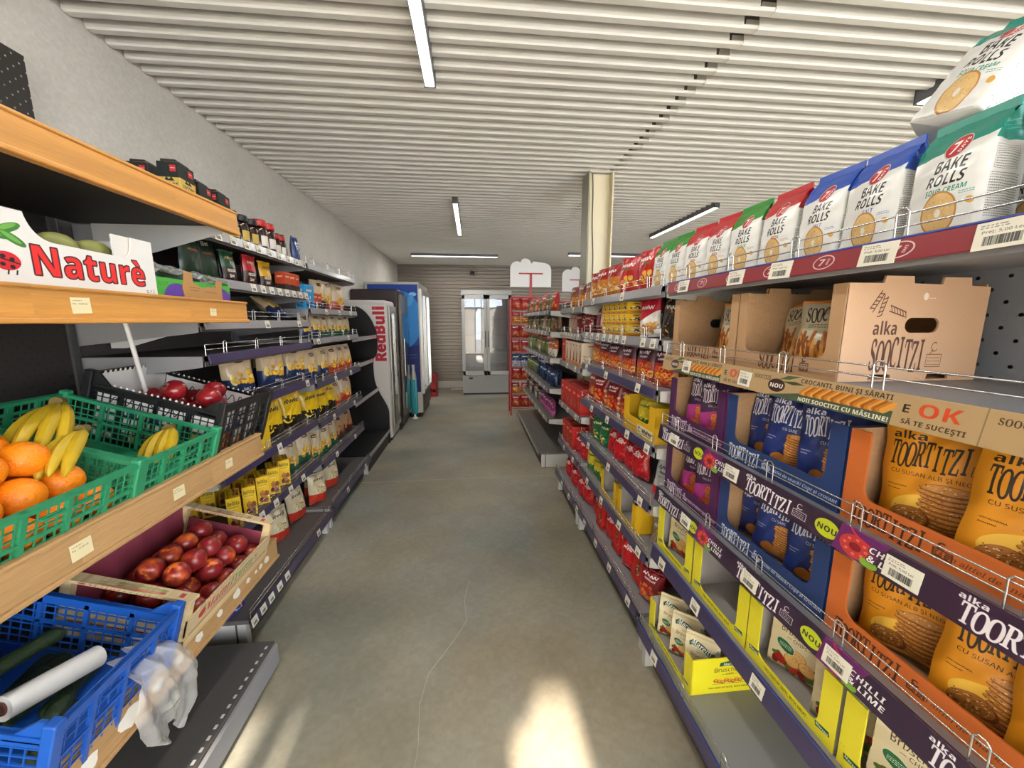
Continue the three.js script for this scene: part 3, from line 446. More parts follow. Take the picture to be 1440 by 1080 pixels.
const sticksStrip = tex(2048, 160, (c, w, h) => {
  R_(c, '#b79a70', 0, 0, w, h); for (let k = 0; k < 2; k++) {
    const x = k * 1024; tx(c, 'SOOCITZI', x + 84, 44, 40, '#3e2f20', { font: 'serif', sx: 0.6 }); E_(c, '#3c2520', x + 190, 84, 56, 44); tx(c, 'NOU', x + 190, 86, 40, '#f2ece2'); Pg(c, '#566238', [[x + 200, 40], [x + 250, 10], [x + 330, 4], [x + 262, 34]]); Pg(c, '#46522f', [[x + 220, 52], [x + 300, 40], [x + 360, 52], [x + 290, 64]]);
    Pg(c, '#4a5a42', [[x + 120, 160], [x + 330, 108], [x + 760, 92], [x + 760, 160]]); tx(c, 'CROCANŢI, BUNI ŞI SĂRAŢI', x + 540, 28, 36, '#3b2d20', { sx: 0.9 });
    c.lineCap = 'round'; for (let i = 0; i < 26; i++) { c.strokeStyle = ['#c9802c', '#e2a046', '#a8611f'][i % 3]; c.lineWidth = 26; c.beginPath(); c.moveTo(x + 350 + i * 15, 100); c.lineTo(x + 386 + i * 15, 62); c.stroke(); }
    tx(c, 'NOII SOOCITZI CU MĂSLINE!', x + 545, 138, 34, '#efe6d4', { sx: 0.9 }); R_(c, '#b79a70', x + 766, 0, 250, 160); tx(c, 'E', x + 800, 66, 54, '#3b2d20'); tx(c, 'OK', x + 900, 62, 84, '#d8502c', { sx: 1.1 }); tx(c, 'SĂ TE SUCEŞTI', x + 890, 126, 32, '#3b2d20', { sx: 0.9 }); R_(c, '#8d7550', x + 1018, 0, 4, 160);
  }
}, true);
const tortiStrip = tex(2048, 160, (c, w, h) => {
  R_(c, '#38263c', 0, 0, w, h); for (let k = 0; k < 2; k++) {
    const x = k * 1024; tx(c, 'alka', x + 96, 30, 36, '#efeaf0', { sx: 1.1 }); tall(c, 'TOORTITZI', x + 70, 46, 330, 96, '#efeaf0'); badge(c, x + 450, 96, 78, '#e5dfe6');
    E_(c, '#c3cf2c', x + 600, 82, 62, 52); tx(c, 'NOU', x + 600, 84, 46, '#2b2430'); Pg(c, '#6d2a6a', [[x + 660, 0], [x + 860, 0], [x + 800, 160], [x + 640, 160]]); E_(c, '#c43a3c', x + 735, 92, 68, 60); E_(c, '#8e2430', x + 735, 92, 26, 22); for (let i = 0; i < 8; i++) E_(c, '#e07a62', x + 735 + Math.cos(i * 0.8) * 46, 92 + Math.sin(i * 0.8) * 40, 8, 7); c.strokeStyle = '#d8314a'; c.lineWidth = 9; c.beginPath(); c.moveTo(x + 700, 0); c.quadraticCurveTo(x + 720, 40, x + 800, 52); c.stroke(); E_(c, '#7fae3c', x + 800, 138, 36, 22);
    tx(c, 'CHILLI', x + 862, 62, 46, '#f2eef2', { skew: -0.15, stroke: '#221a26', lw: 8 }); tx(c, '& LIME', x + 866, 108, 46, '#f2eef2', { skew: -0.15, stroke: '#221a26', lw: 8 });
  }
}, true);
const stripMat = (t) => phys({ map: t, roughness: 0.3, clearcoat: 0.6, clearcoatRoughness: 0.12 });
const MS = { seven: stripMat(sevenStrip), sticks: stripMat(sticksStrip), torti: stripMat(tortiStrip), purple: M.purple, grey: M.greyStrip };
const blueEdge = mat({ color: 0x33418f, roughness: 0.35 });

function guard(x, y, z0, z1, s) {   // wire fence on the front edge, z0 near, z1 far
  const L = [], r = 0.0019, xf = x - s * 0.004;
  for (const h of [0.026, 0.048]) L.push(rod(V(xf, y + h, z0), V(xf, y + h, z1), r, 5));
  for (const z of [z0, z1]) L.push(wire([V(xf, y, z), V(xf, y + 0.048, z)], r));
  const n = Math.max(2, Math.round(Math.abs(z1 - z0) / 0.26));
  for (let k = 0; k < n; k++) { const z = z0 + (z1 - z0) * (k + 0.5) / n; L.push(wire([V(xf, y - 0.004, z - 0.011), V(xf - s * 0.002, y + 0.052, z - 0.011), V(xf - s * 0.002, y + 0.059, z - 0.005), V(xf - s * 0.002, y + 0.059, z + 0.005), V(xf - s * 0.002, y + 0.052, z + 0.011), V(xf, y - 0.004, z + 0.011)], r)); }
  return join(L);
}
function strip(x, y, z0, z1, s, h, texLen) {   // leaning price rail, its face to the aisle
  const len = Math.abs(z1 - z0), g = new RoundedBoxGeometry(len, h, 0.008, 1, 0.0015); const uv = g.attributes.uv, p = g.attributes.position;
  for (let i = 0; i < p.count; i++) uv.setXY(i, (p.getX(i) + len / 2) / (texLen ?? 1), p.getY(i) / h + 0.5);
  g.rotateX(-0.16); g.translate(0, -h / 2, 0); g.rotateY(s > 0 ? -PI / 2 : PI / 2); g.translate(x, y, (z0 + z1) / 2); return g;
}
// B: bay with its shelves; side R looks to -x, side L to +x
function bay(B) {
  const s = B.side === 'R' ? 1 : -1, zm = (B.z0 + B.z1) / 2, xb = B.xf + s * B.depth;
  const t = thing('shelf_unit', B.label, 'shelf unit', [xb - s * B.depth / 2, 0, zm]);
  const pg = new THREE.PlaneGeometry(Math.abs(B.z1 - B.z0), B.height - 0.1); scaleUV(pg, Math.abs(B.z1 - B.z0) / 0.06, (B.height - 0.1) / 0.06); pg.rotateY(-s * PI / 2); pg.translate(xb - s * 0.004, 0.1 + (B.height - 0.1) / 2, zm); wpart('back_panel', pg, B.back, t);
  wpart('rear_board', box(xb + s * 0.02, xb + s * 0.028, 0.1, B.height, B.z0, B.z1), M.darkGrey, t);
  for (const z of [B.z0 - 0.012, B.z1 + 0.012]) wpart('upright', rbox(xb - s * 0.012, xb + s * 0.045, 0, B.height + 0.02, z - 0.012, z + 0.012, 0.002), B.post ?? M.grey, t);
  B.shelves.forEach((S, i) => {
    const base = i === B.shelves.length - 1, xf = S.xf ?? (base ? B.baseX ?? B.xf : B.xf), y = S.y;
    const z0 = (S.z0 ?? B.z0) - 0.004, z1 = (S.z1 ?? B.z1) + 0.004;
    const sh = wpart(base ? 'base_shelf' : 'shelf', join([box(xf + s * 0.006, xb - s * 0.006, y - 0.022, y, z0, z1), box(xf + s * 0.006, xf + s * 0.012, y - 0.045, y, z0, z1)]), S.mat ?? B.shelf ?? M.grey, t);
    const H = S.h ?? 0.042, st = wpart('price_strip', strip(xf - s * 0.001, y + 0.006, z0 - 0.012, z1 + 0.012, s, H, S.texLen), MS[S.strip ?? 'purple'], sh);
    if (S.edge) wpart('blue_edge', rod(V(xf, y + 0.007, z0), V(xf, y + 0.007, z1), 0.003, 6), blueEdge, sh);
    if (S.guard !== false) wpart('wire_guard', guard(xf + s * 0.012, y + 0.002, z0 - 0.01, z1 + 0.01, s), M.chrome, sh);
    if (!base) for (const z of [z0 + 0.005, z1 - 0.009]) { const q = plate(poly([[0, 0], [Math.abs(xb - xf) - 0.03, 0], [Math.abs(xb - xf) - 0.03, -0.11], [Math.abs(xb - xf) - 0.06, -0.10], [0.02, -0.05], [0, -0.045]]), 0.003); if (s < 0) q.rotateY(PI); q.translate(xf + s * 0.016, y - 0.001, z); wpart('bracket', q, B.bracket ?? M.lightGrey, sh); }
    else {
      wpart('kick_plate', box(xf + s * 0.07, xf + s * 0.078, 0, y - 0.02, z0, z1), M.darkGrey, sh);
      for (const z of [z0 - 0.02, z1 + 0.02]) wpart('foot', rbox(xf + s * 0.03, xb, 0, y - 0.022, z - 0.018, z + 0.018, 0.003), M.lightGrey, sh);
    }
    (S.tags ?? []).forEach((z) => { const w = S.tagW ?? 0.05, hh = S.tagH ?? 0.042, g = new THREE.BoxGeometry(w, hh, 0.0012); g.rotateX(-0.16); g.translate(0, -H / 2 - 0.001, 0.0062); g.rotateY(s > 0 ? -PI / 2 : PI / 2); g.rotateX(rr(-0.03, 0.03)); g.translate(xf - s * 0.001, y + 0.006, z); wpart('price_tag', g, S.gold ? goldTagMat : tagMat, sh); });
  });
  return t;
}
const span = (a, b, n) => Array.from({ length: n }, (_, i) => a + (b - a) * (n > 1 ? i / (n - 1) : 0));
// right-hand gondola
const XRF = 0.79;
bay({ side: 'R', z0: -0.30, z1: -1.535, xf: XRF, depth: 0.46, height: 1.98, back: M.peg, label: 'grey shelf unit with printed price rails under the white rusk bags', baseX: 0.745,
  shelves: [{ y: 1.745, strip: 'seven', texLen: 0.62, edge: true, tags: [-0.52, -0.70, -0.94, -1.11, -1.4], tagW: 0.07 }, { y: 1.462, strip: 'sticks', texLen: 1.02, h: 0.062, tags: [-1.03, -1.34], tagW: 0.05 }, { y: 1.165, strip: 'torti', texLen: 1.0, h: 0.062, tags: [-0.57, -1.05, -1.39], tagW: 0.062 }, { y: 0.885, strip: 'torti', texLen: 1.0, h: 0.062, tags: [-0.66, -0.93, -1.27], tagW: 0.062 }, { y: 0.605, strip: 'purple', h: 0.06, edge: true, guard: false, tags: [-0.86, -1.17, -1.42] }, { y: 0.215, strip: 'purple', h: 0.05, edge: true, tags: [-1.35, -0.8] }] });
bay({ side: 'R', z0: -1.57, z1: -2.74, xf: XRF, depth: 0.46, height: 1.98, back: M.peg, label: 'grey shelf unit of red pretzel bags and small yellow boxes', baseX: 0.765,
  shelves: [{ y: 1.745, strip: 'grey', tags: [-2.0, -2.5] }, { y: 1.52, strip: 'grey', gold: false, tags: [-1.62, -1.72, -1.95, -2.05, -2.15, -2.26, -2.38, -2.5, -2.62] }, { y: 1.30, tags: [-1.75, -2.2, -2.6] }, { y: 1.04, tags: [-1.62, -1.85, -2.15, -2.45] }, { y: 0.765, tags: [-1.66, -2.1, -2.5] }, { y: 0.505, tags: [-1.65, -1.9, -2.2, -2.5] }, { y: 0.215, tags: [-1.68, -1.95, -2.2, -2.45, -2.65] }] });
bay({ side: 'R', z0: -2.77, z1: -3.46, xf: XRF, depth: 0.44, height: 1.9, back: M.pegDark, label: 'grey shelf unit of tall biscuit boxes beside the steel column', baseX: 0.765,
  shelves: [{ y: 1.705, strip: 'grey', tags: [-3.0] }, { y: 1.50, strip: 'grey', tags: span(-2.85, -3.4, 7) }, { y: 1.25, strip: 'grey', guard: false, tags: [-2.9, -3.15] }, { y: 0.88, strip: 'grey', guard: false, tags: [-2.85, -3.1, -3.3] }, { y: 0.515, strip: 'purple', tags: [-2.9, -3.2] }, { y: 0.2, tags: [-2.9, -3.15] }] });
bay({ side: 'R', z0: -4.0, z1: -6.1, xf: XRF, depth: 0.5, height: 1.85, back: M.pegDark, label: 'long grey shelf unit of seed and navy crisp bags beside the red wire rack', baseX: 0.70, shelf: mat({ color: 0x6d6862, roughness: 0.5 }),
  shelves: [{ y: 1.71, strip: 'grey', tags: span(-4.2, -5.9, 5) }, { y: 1.49, strip: 'grey', tags: span(-4.15, -5.9, 9) }, { y: 1.215, strip: 'grey', guard: false, tags: span(-4.15, -5.9, 10) }, { y: 0.885, strip: 'grey', guard: false, tags: span(-4.2, -5.9, 7) }, { y: 0.55, strip: 'grey', guard: false, tags: span(-4.2, -5.9, 7) }, { y: 0.17, strip: 'grey', guard: false, tags: [] }] });
// left-hand wall shelving
const XLF = -1.15, dShelf = mat({ color: 0x5c5856, roughness: 0.55 });
bay({ side: 'L', z0: -1.78, z1: -2.88, xf: XLF, depth: 0.52, height: 2.06, back: M.pegDark, label: 'dark pegboard wall shelf unit with coffee on top, next to wooden shelves', baseX: -1.1, shelf: dShelf, bracket: M.grey,
  shelves: [{ y: 2.0, z0: -1.86, strip: 'grey', guard: false, tags: span(-1.95, -2.85, 9) }, { y: 1.79, strip: 'grey', guard: false, tags: span(-2.2, -2.85, 8) }, { y: 1.6, strip: 'grey', tags: [-2.3, -2.7] }, { y: 1.45, strip: 'purple' }, { y: 1.195, z0: -1.97, strip: 'purple', tags: [-2.75] }, { y: 0.885, strip: 'purple', tags: [-2.3] }, { y: 0.585, z0: -1.87, strip: 'purple', tags: [-2.05, -2.2, -2.38, -2.56] }, { y: 0.16, strip: 'purple', tags: [-1.8, -1.88, -1.96, -2.05, -2.14, -2.6] }] });
bay({ side: 'L', z0: -2.91, z1: -4.03, xf: XLF, depth: 0.52, height: 2.06, back: M.pegDark, label: 'dark pegboard wall shelf unit of beige crisp bags beside black display', baseX: -1.1, shelf: dShelf, bracket: M.grey,
  shelves: [{ y: 2.0, strip: 'grey', tags: [] }, { y: 1.69, strip: 'grey', tags: [-3.2, -3.5, -3.8] }, { y: 1.47, strip: 'grey', tags: [-3.0, -3.7] }, { y: 1.145, strip: 'purple', tags: [-3.3, -3.7] }, { y: 0.845, strip: 'purple', tags: [-3.2, -3.75] }, { y: 0.525, strip: 'purple', tags: [-3.2, -3.7] }, { y: 0.185, strip: 'purple', tags: [-3.25, -3.8] }] });

// ---------- goods on the right ----------
// open-fronted cardboard tray: origin at the middle of its front foot, width along x, depth to -z
function displayBox(o) {
  const { w, h, d, lip, side } = o, T = 0.004, g = thing('display_box', o.label, 'cardboard box', [0, 0, 0], 0, o.group);
  const fs = new THREE.Shape(); fs.moveTo(-w / 2, 0); fs.lineTo(w / 2, 0); fs.lineTo(w / 2, h); fs.lineTo(w / 2 - side, h);
  fs.lineTo(w / 2 - side, lip + 0.03); fs.quadraticCurveTo(w / 2 - side, lip, w / 2 - side - 0.03, lip); fs.lineTo(-w / 2 + side + 0.03, lip); fs.quadraticCurveTo(-w / 2 + side, lip, -w / 2 + side, lip + 0.03); fs.lineTo(-w / 2 + side, h); fs.lineTo(-w / 2, h); fs.lineTo(-w / 2, 0);
  part('front_panel', plate(fs, T), o.front, g, [0, 0, -T]);
  part('back_panel', box(-w / 2 + T, w / 2 - T, 0, h, -d, -d + T), o.inside, g); part('bottom', box(-w / 2 + T, w / 2 - T, 0, T, -d + T, -T), o.inside, g);
  for (const e of [-1, 1]) {
    const es = poly(o.tabs ? [[0, 0], [d, 0], [d, h - 0.006], [d * 0.86, h - 0.004], [d * 0.85, h + 0.014], [d * 0.66, h + 0.014], [d * 0.65, h - 0.002], [d * 0.45, h], [d * 0.44, h + 0.016], [d * 0.25, h + 0.016], [d * 0.24, h], [0, h]] : [[0, 0], [d - T, 0], [d - T, h], [0, h]]);
    if (o.hole) { const q = new THREE.Path(), cx = d * 0.55, cy = h * 0.58, a = 0.027, r = 0.017; q.moveTo(cx - a, cy - r); q.absarc(cx - a, cy, r, -PI / 2, PI / 2, true); q.lineTo(cx + a, cy + r); q.absarc(cx + a, cy, r, PI / 2, -PI / 2, true); q.lineTo(cx - a, cy - r); es.holes.push(q); for (const x of [0.3, 0.72]) { const n = new THREE.Path(); n.moveTo(d * x - 0.03, 0.003); n.lineTo(d * x - 0.027, 0.016); n.lineTo(d * x + 0.027, 0.016); n.lineTo(d * x + 0.03, 0.003); n.lineTo(d * x - 0.03, 0.003); es.holes.push(n); } }
    const eg = plate(es, T); eg.rotateY(PI / 2); eg.translate(e > 0 ? w / 2 - T : -w / 2, 0, -T * 0.5); const pe = part('end_panel', eg, e > 0 ? o.end : o.end2 ?? o.inside, g);
    if (e > 0 && o.end !== o.inside) { const lg = plate(es, 0.001); lg.rotateY(PI / 2); lg.translate(w / 2 - T - 0.0012, 0, -T * 0.5); part('lining', lg, o.inside, pe); }
  }
  return g;
}
const place = (o, x, y, z, side = 'R', turn = 0) => { o.position.set(x, y + 0.0005, z); o.rotation.y = (side === 'R' ? -PI / 2 : PI / 2) + turn; return o; };
const kraftPrint = tex(1024, 512, (c, w, h) => {
  R_(c, '#cca684', 0, 0, w, h); for (let x = 0; x < w; x += 9) R_(c, 'rgba(120,84,50,.10)', x, 0, 3, h); grain(c, w, h, 3000, 0.03); const k = '#543324';
  tx(c, 'alka', 300, 250, 88, k, { sx: 1.0 }); tall(c, 'SOOCITZI', 215, 300, 400, 160, k); badge(c, 690, 410, 110, k); c.strokeStyle = k; c.lineWidth = 5; c.lineCap = 'round';
  for (const [x, y, a, L] of [[216, 120, -0.9, 110], [262, 138, 1.9, 90], [372, 168, 0.25, 120]]) { c.save(); c.translate(x, y); c.rotate(a); for (const s of [-14, 14]) { c.beginPath(); c.moveTo(-L / 2, s); c.lineTo(L / 2, s * 0.8); c.stroke(); } for (let i = -L / 2; i < L / 2; i += 22) { c.beginPath(); c.moveTo(i, -14); c.quadraticCurveTo(i + 16, 0, i + 20, 14); c.stroke(); } c.restore(); }
  E_(c, '#e9dcc8', 560, 96, 18, 18); lines(c, '#e0cfb8', 582, 104, 50, 1, 5, 4);
});
const kraftFront = tex(512, 256, (c, w, h) => { R_(c, '#b9936c', 0, 0, w, h); for (let x = 0; x < w; x += 8) R_(c, 'rgba(120,84,50,.10)', x, 0, 3, h); tall(c, 'SOOCITZI', 150, 192, 190, 56, '#543324'); badge(c, 380, 228, 36, '#543324'); });
const tFront = (bg, ink) => tex(512, 288, (c, w, h) => { R_(c, bg, 0, 0, w, h); tall(c, 'TOORTITZI', 30, 218, 170, 62, ink); badge(c, 232, 252, 34, ink); tx(c, 'Un altfel de snack! Copt și crocant', 372, 252, 17, ink, { bold: false, font: 'serif', skew: -0.3 }); grain(c, w, h, 500, 0.03); });
const mFront = tex(512, 288, (c, w, h) => { R_(c, '#e3d72a', 0, 0, w, h); for (const x of [56, 456]) { Pg(c, '#1f4d38', [[x - 34, 232], [x + 30, 222], [x + 36, 240], [x - 30, 252]]); tx(c, 'Maretti', x, 238, 15, '#eef1e6', { font: 'serif', skew: -0.2 }); } tx(c, '· TWO SIDES OF TASTE, BOTH GREAT ·', 256, 262, 17, '#4b4a20', { sx: 0.9 }); lines(c, '#a09a2a', 0, 208, 30, 1, 4, 2); });
const mEnd = tex(512, 288, (c, w, h) => { R_(c, '#e6dc1c', 0, 0, w, h); Pg(c, '#1f5a3a', [[190, 40], [250, 30], [340, 44], [330, 74], [240, 66], [186, 70]]); tx(c, 'Maretti', 262, 54, 26, '#eef1e6', { font: 'serif', skew: -0.2 }); tx(c, 'Bruschette', 262, 100, 46, '#36331c', { bold: false }); tx(c, '— CHIPS —', 262, 134, 20, '#36331c'); for (let i = 0; i < 8; i++) { E_(c, '#b5521f', 170 + i * 24, 186 + (i % 3) * 6, 17, 15); E_(c, '#e0a23a', 172 + i * 24, 183 + (i % 3) * 6, 12, 10); } lines(c, '#3f7a3a', 150, 214, 220, 1, 5, 4); tx(c, 'TWO SIDES OF TASTE, BOTH GREAT', 262, 246, 17, '#4b4a20'); });
const boxMat = { kraft: M.kraft, kraftEnd: card(kraftPrint), kraftFront: card(kraftFront), orange: card(tFront('#c9682a', '#4a2412')), blue: card(tFront('#233a6e', '#dfe6f2')), purple: card(tFront('#4e2150', '#e9d6ea')), yellow: card(mFront), yellowEnd: card(mEnd), blueEnd: mat({ color: 0x2f5aa6, roughness: 0.6 }), orangeEnd: mat({ color: 0xc96a2c, roughness: 0.7 }), magEnd: mat({ color: 0xa63a92, roughness: 0.6 }), greyIn: mat({ color: 0xa7a4a0, roughness: 0.8 }) };
const SH = [1.745, 1.462, 1.165, 0.885, 0.605, 0.215];
// top shelf: white rusk bags
{
  const G = 'white rusk bags on the top shelf', L = (c) => `white rusk bag with a ${c} top on the top shelf`;
  const A = [['teal', -0.655, 'teal top standing at the end of the front row'], ['blue', -0.79, 'blue top beside the teal one'], ['blue', -0.915, 'blue top between a blue and a red one'], ['red', -1.05, 'red top between a blue and a green one'], ['green', -1.185, 'green top between two red ones'], ['red', -1.325, 'red top between a green and a red one'], ['red', -1.46, 'red top between a red and a green one'], ['green', -1.60, 'green top between a red and a green one'], ['green', -1.735, 'green top beside the red crisp bags']];
  A.forEach(([k, z, n], i) => put('rusk_' + k, 'white rusk bag with a ' + n, G, 0.88, SH[0], z, -PI / 2 + [0.02, -0.02, 0.02, 0.03, 0.1, 0.05, 0.12, 0.1, 0.05][i], -0.07, rr(-0.03, 0.03)));
  copyOf(packet('rusk_teal', 1), 'white rusk bag with a teal top lying across other rusk bags', [0.92, SH[0] + 0.222, -0.72], [-0.5, -PI / 2 + 0.15, -0.28]);
  put('rusk_red', 'white rusk bag printed red beside the teal one, at the shelf end', null, 0.90, SH[0], -0.50, -PI / 2 + 0.1, -0.04);
  row('rusk_teal', 4, 'R', 1.05, SH[0], -0.5, -0.92, 'white rusk bag with a teal top in the rear rank', 'rusk bags in the rear rank', { lean: 0 });
  row('rusk_green', 5, 'R', 1.05, SH[0], -1.1, -1.7, 'white rusk bag with a green top in the rear rank', 'rusk bags in the rear rank', { lean: 0 });
}
// second shelf: plain cardboard trays of bread sticks
{
  const o = { h: 0.222, d: 0.36, lip: 0.05, side: 0.035, front: boxMat.kraftFront, end: boxMat.kraftEnd, inside: boxMat.kraft, tabs: true, hole: true };
  place(displayBox({ ...o, w: 0.345, label: 'printed brown cardboard tray with an oval hand hole' }), 0.825, SH[1], -0.965);
  place(displayBox({ ...o, w: 0.385, end: boxMat.kraft, label: 'plain brown cardboard tray next to the one with a hand hole' }), 0.825, SH[1], -1.335);
  put('stick_bag', 'bread stick bag in the tray with the hand hole', 'bread stick bags in the trays', 0.925, SH[1] + 0.006, -0.91, -PI / 2 + 0.5, -0.2); put('stick_bag', 'bread stick bag in the tray with the hand hole', 'bread stick bags in the trays', 0.97, SH[1] + 0.006, -1.02, -PI / 2 + 0.3, -0.35, 0.15);
  row('stick_bag', 2, 'R', 0.92, SH[1] + 0.006, -1.25, -1.40, 'bread stick bag in the plain brown tray', 'bread stick bags in the trays', { turn: 0.35, lean: -0.1 });
}
// third and fourth shelves: coloured trays of crackers
for (const [i, h, words] of [[2, 0.205, 'upper cracker shelf'], [3, 0.195, 'lower cracker shelf']]) {
  const o = { h, d: 0.36, lip: 0.06, side: 0.042, inside: boxMat.kraft }, y = SH[i];
  place(displayBox({ ...o, w: 0.355, front: boxMat.purple, end: boxMat.magEnd, label: 'purple cardboard tray of cracker bags on the ' + words }), 0.822, y, -1.335);
  place(displayBox({ ...o, w: 0.405, front: boxMat.blue, end: boxMat.blueEnd, end2: boxMat.kraft, label: 'blue cardboard tray of cracker bags on the ' + words }), 0.822, y, -0.945);
  place(displayBox({ ...o, w: 0.42, front: boxMat.orange, end: boxMat.orangeEnd, end2: boxMat.kraft, label: 'orange cardboard tray of cracker bags on the ' + words }), 0.822, y, -0.525);
  const put3 = (k, col, list) => { for (const [x, z, t, l, r, q] of list) put(k, `${col} cracker bag ${q}, ${words}`, 'cracker bags in coloured trays', x, y + 0.006, z, -PI / 2 + t, l, r); };
  put3('torti_purple', 'purple', [[0.89, -1.28, 0.5, -0.1, 0.05, 'leaning at the pink end of its tray'], [0.895, -1.40, 0.4, -0.12, -0.05, 'beside the bare end of its tray'], [0.98, -1.33, 0.3, -0.1, 0, 'behind the other two of its tray']]);
  put3('torti_blue', 'blue', [[0.905, -0.85, 0.42, -0.08, 0.02, 'beside the orange tray'], [0.90, -0.975, 0.38, -0.1, -0.04, 'in the middle of its tray'], [0.925, -1.07, 0.3, -0.12, 0.05, 'beside the purple tray'], [1.0, -0.9, 0.3, -0.1, 0, 'behind the front ones of its tray']]);
  put3('torti_orange', 'orange', [[0.91, -0.62, 0.35, -0.08, 0.06, 'next to the blue tray'], [0.895, -0.475, 0.5, -0.12, -0.05, 'in the middle of its tray'], [0.90, -0.365, 0.4, -0.1, 0.05, 'at the outer end of its tray'], [1.02, -0.6, 0.3, -0.05, 0.08, 'behind, next to the blue tray'], [1.03, -0.45, 0.35, -0.05, 0, 'behind, in the middle of its tray']]);
}
// fifth shelf and base: yellow trays of bruschetta
{
  const o = { h: 0.185, d: 0.34, lip: 0.028, side: 0.045, front: boxMat.yellow, inside: boxMat.greyIn, end: boxMat.greyIn };
  const B = [[-1.395, 0.27, 'yellow cardboard tray with two bruschetta bags left, by the unit post'], [-1.105, 0.29, 'empty yellow cardboard tray between two filled ones'], [-0.81, 0.29, 'yellow cardboard tray with bruschetta bags below the orange tray'], [-0.51, 0.29, 'yellow cardboard tray of bruschetta at the shelf end']];
  for (const [z, w, l] of B) place(displayBox({ ...o, w, label: l }), 0.815, SH[4], z);
  const lb = (q) => 'bruschetta bag ' + q;
  put('bruschetta', lb('beside the unit post, half empty tray'), null, 0.90, SH[4] + 0.005, -1.43, -PI / 2 + 0.3, -0.05);
  put('bruschetta', lb('turned sideways behind another in the half empty tray'), null, 0.97, SH[4] + 0.005, -1.33, -PI / 2 + 0.9, -0.05);
  put('bruschetta', lb('standing alone beside the empty yellow tray'), null, 0.915, SH[4] + 0.005, -0.865, -PI / 2 + 0.45, -0.08);
  put('bruschetta', lb('against the side of the tray below the orange tray'), null, 0.90, SH[4] + 0.005, -0.70, -PI / 2 + 0.3, -0.06, 0.05);
  put('bruschetta', lb('in the last yellow tray'), 'bruschetta at the shelf end', 0.91, SH[4] + 0.005, -0.57, -PI / 2 + 0.45, -0.08); put('bruschetta', lb('in the last yellow tray'), 'bruschetta at the shelf end', 0.92, SH[4] + 0.005, -0.44, -PI / 2 + 0.3, -0.08);
  place(displayBox({ ...o, w: 0.34, h: 0.15, d: 0.30, lip: 0.022, end: boxMat.yellowEnd, label: 'yellow cardboard tray of bruschetta bags on the base shelf' }), 0.785, SH[5], -1.33);
  for (let i = 0; i < 3; i++) for (let j = 0; j < 2; j++) put('bruschetta', 'bruschetta bag in the tray on the base shelf', 'bruschetta bags on the base shelf', 0.865 + j * 0.12, SH[5] + 0.005, -1.225 - i * 0.105, -PI / 2 + 0.85, -0.1, 0).scale.multiplyScalar(0.82);
}
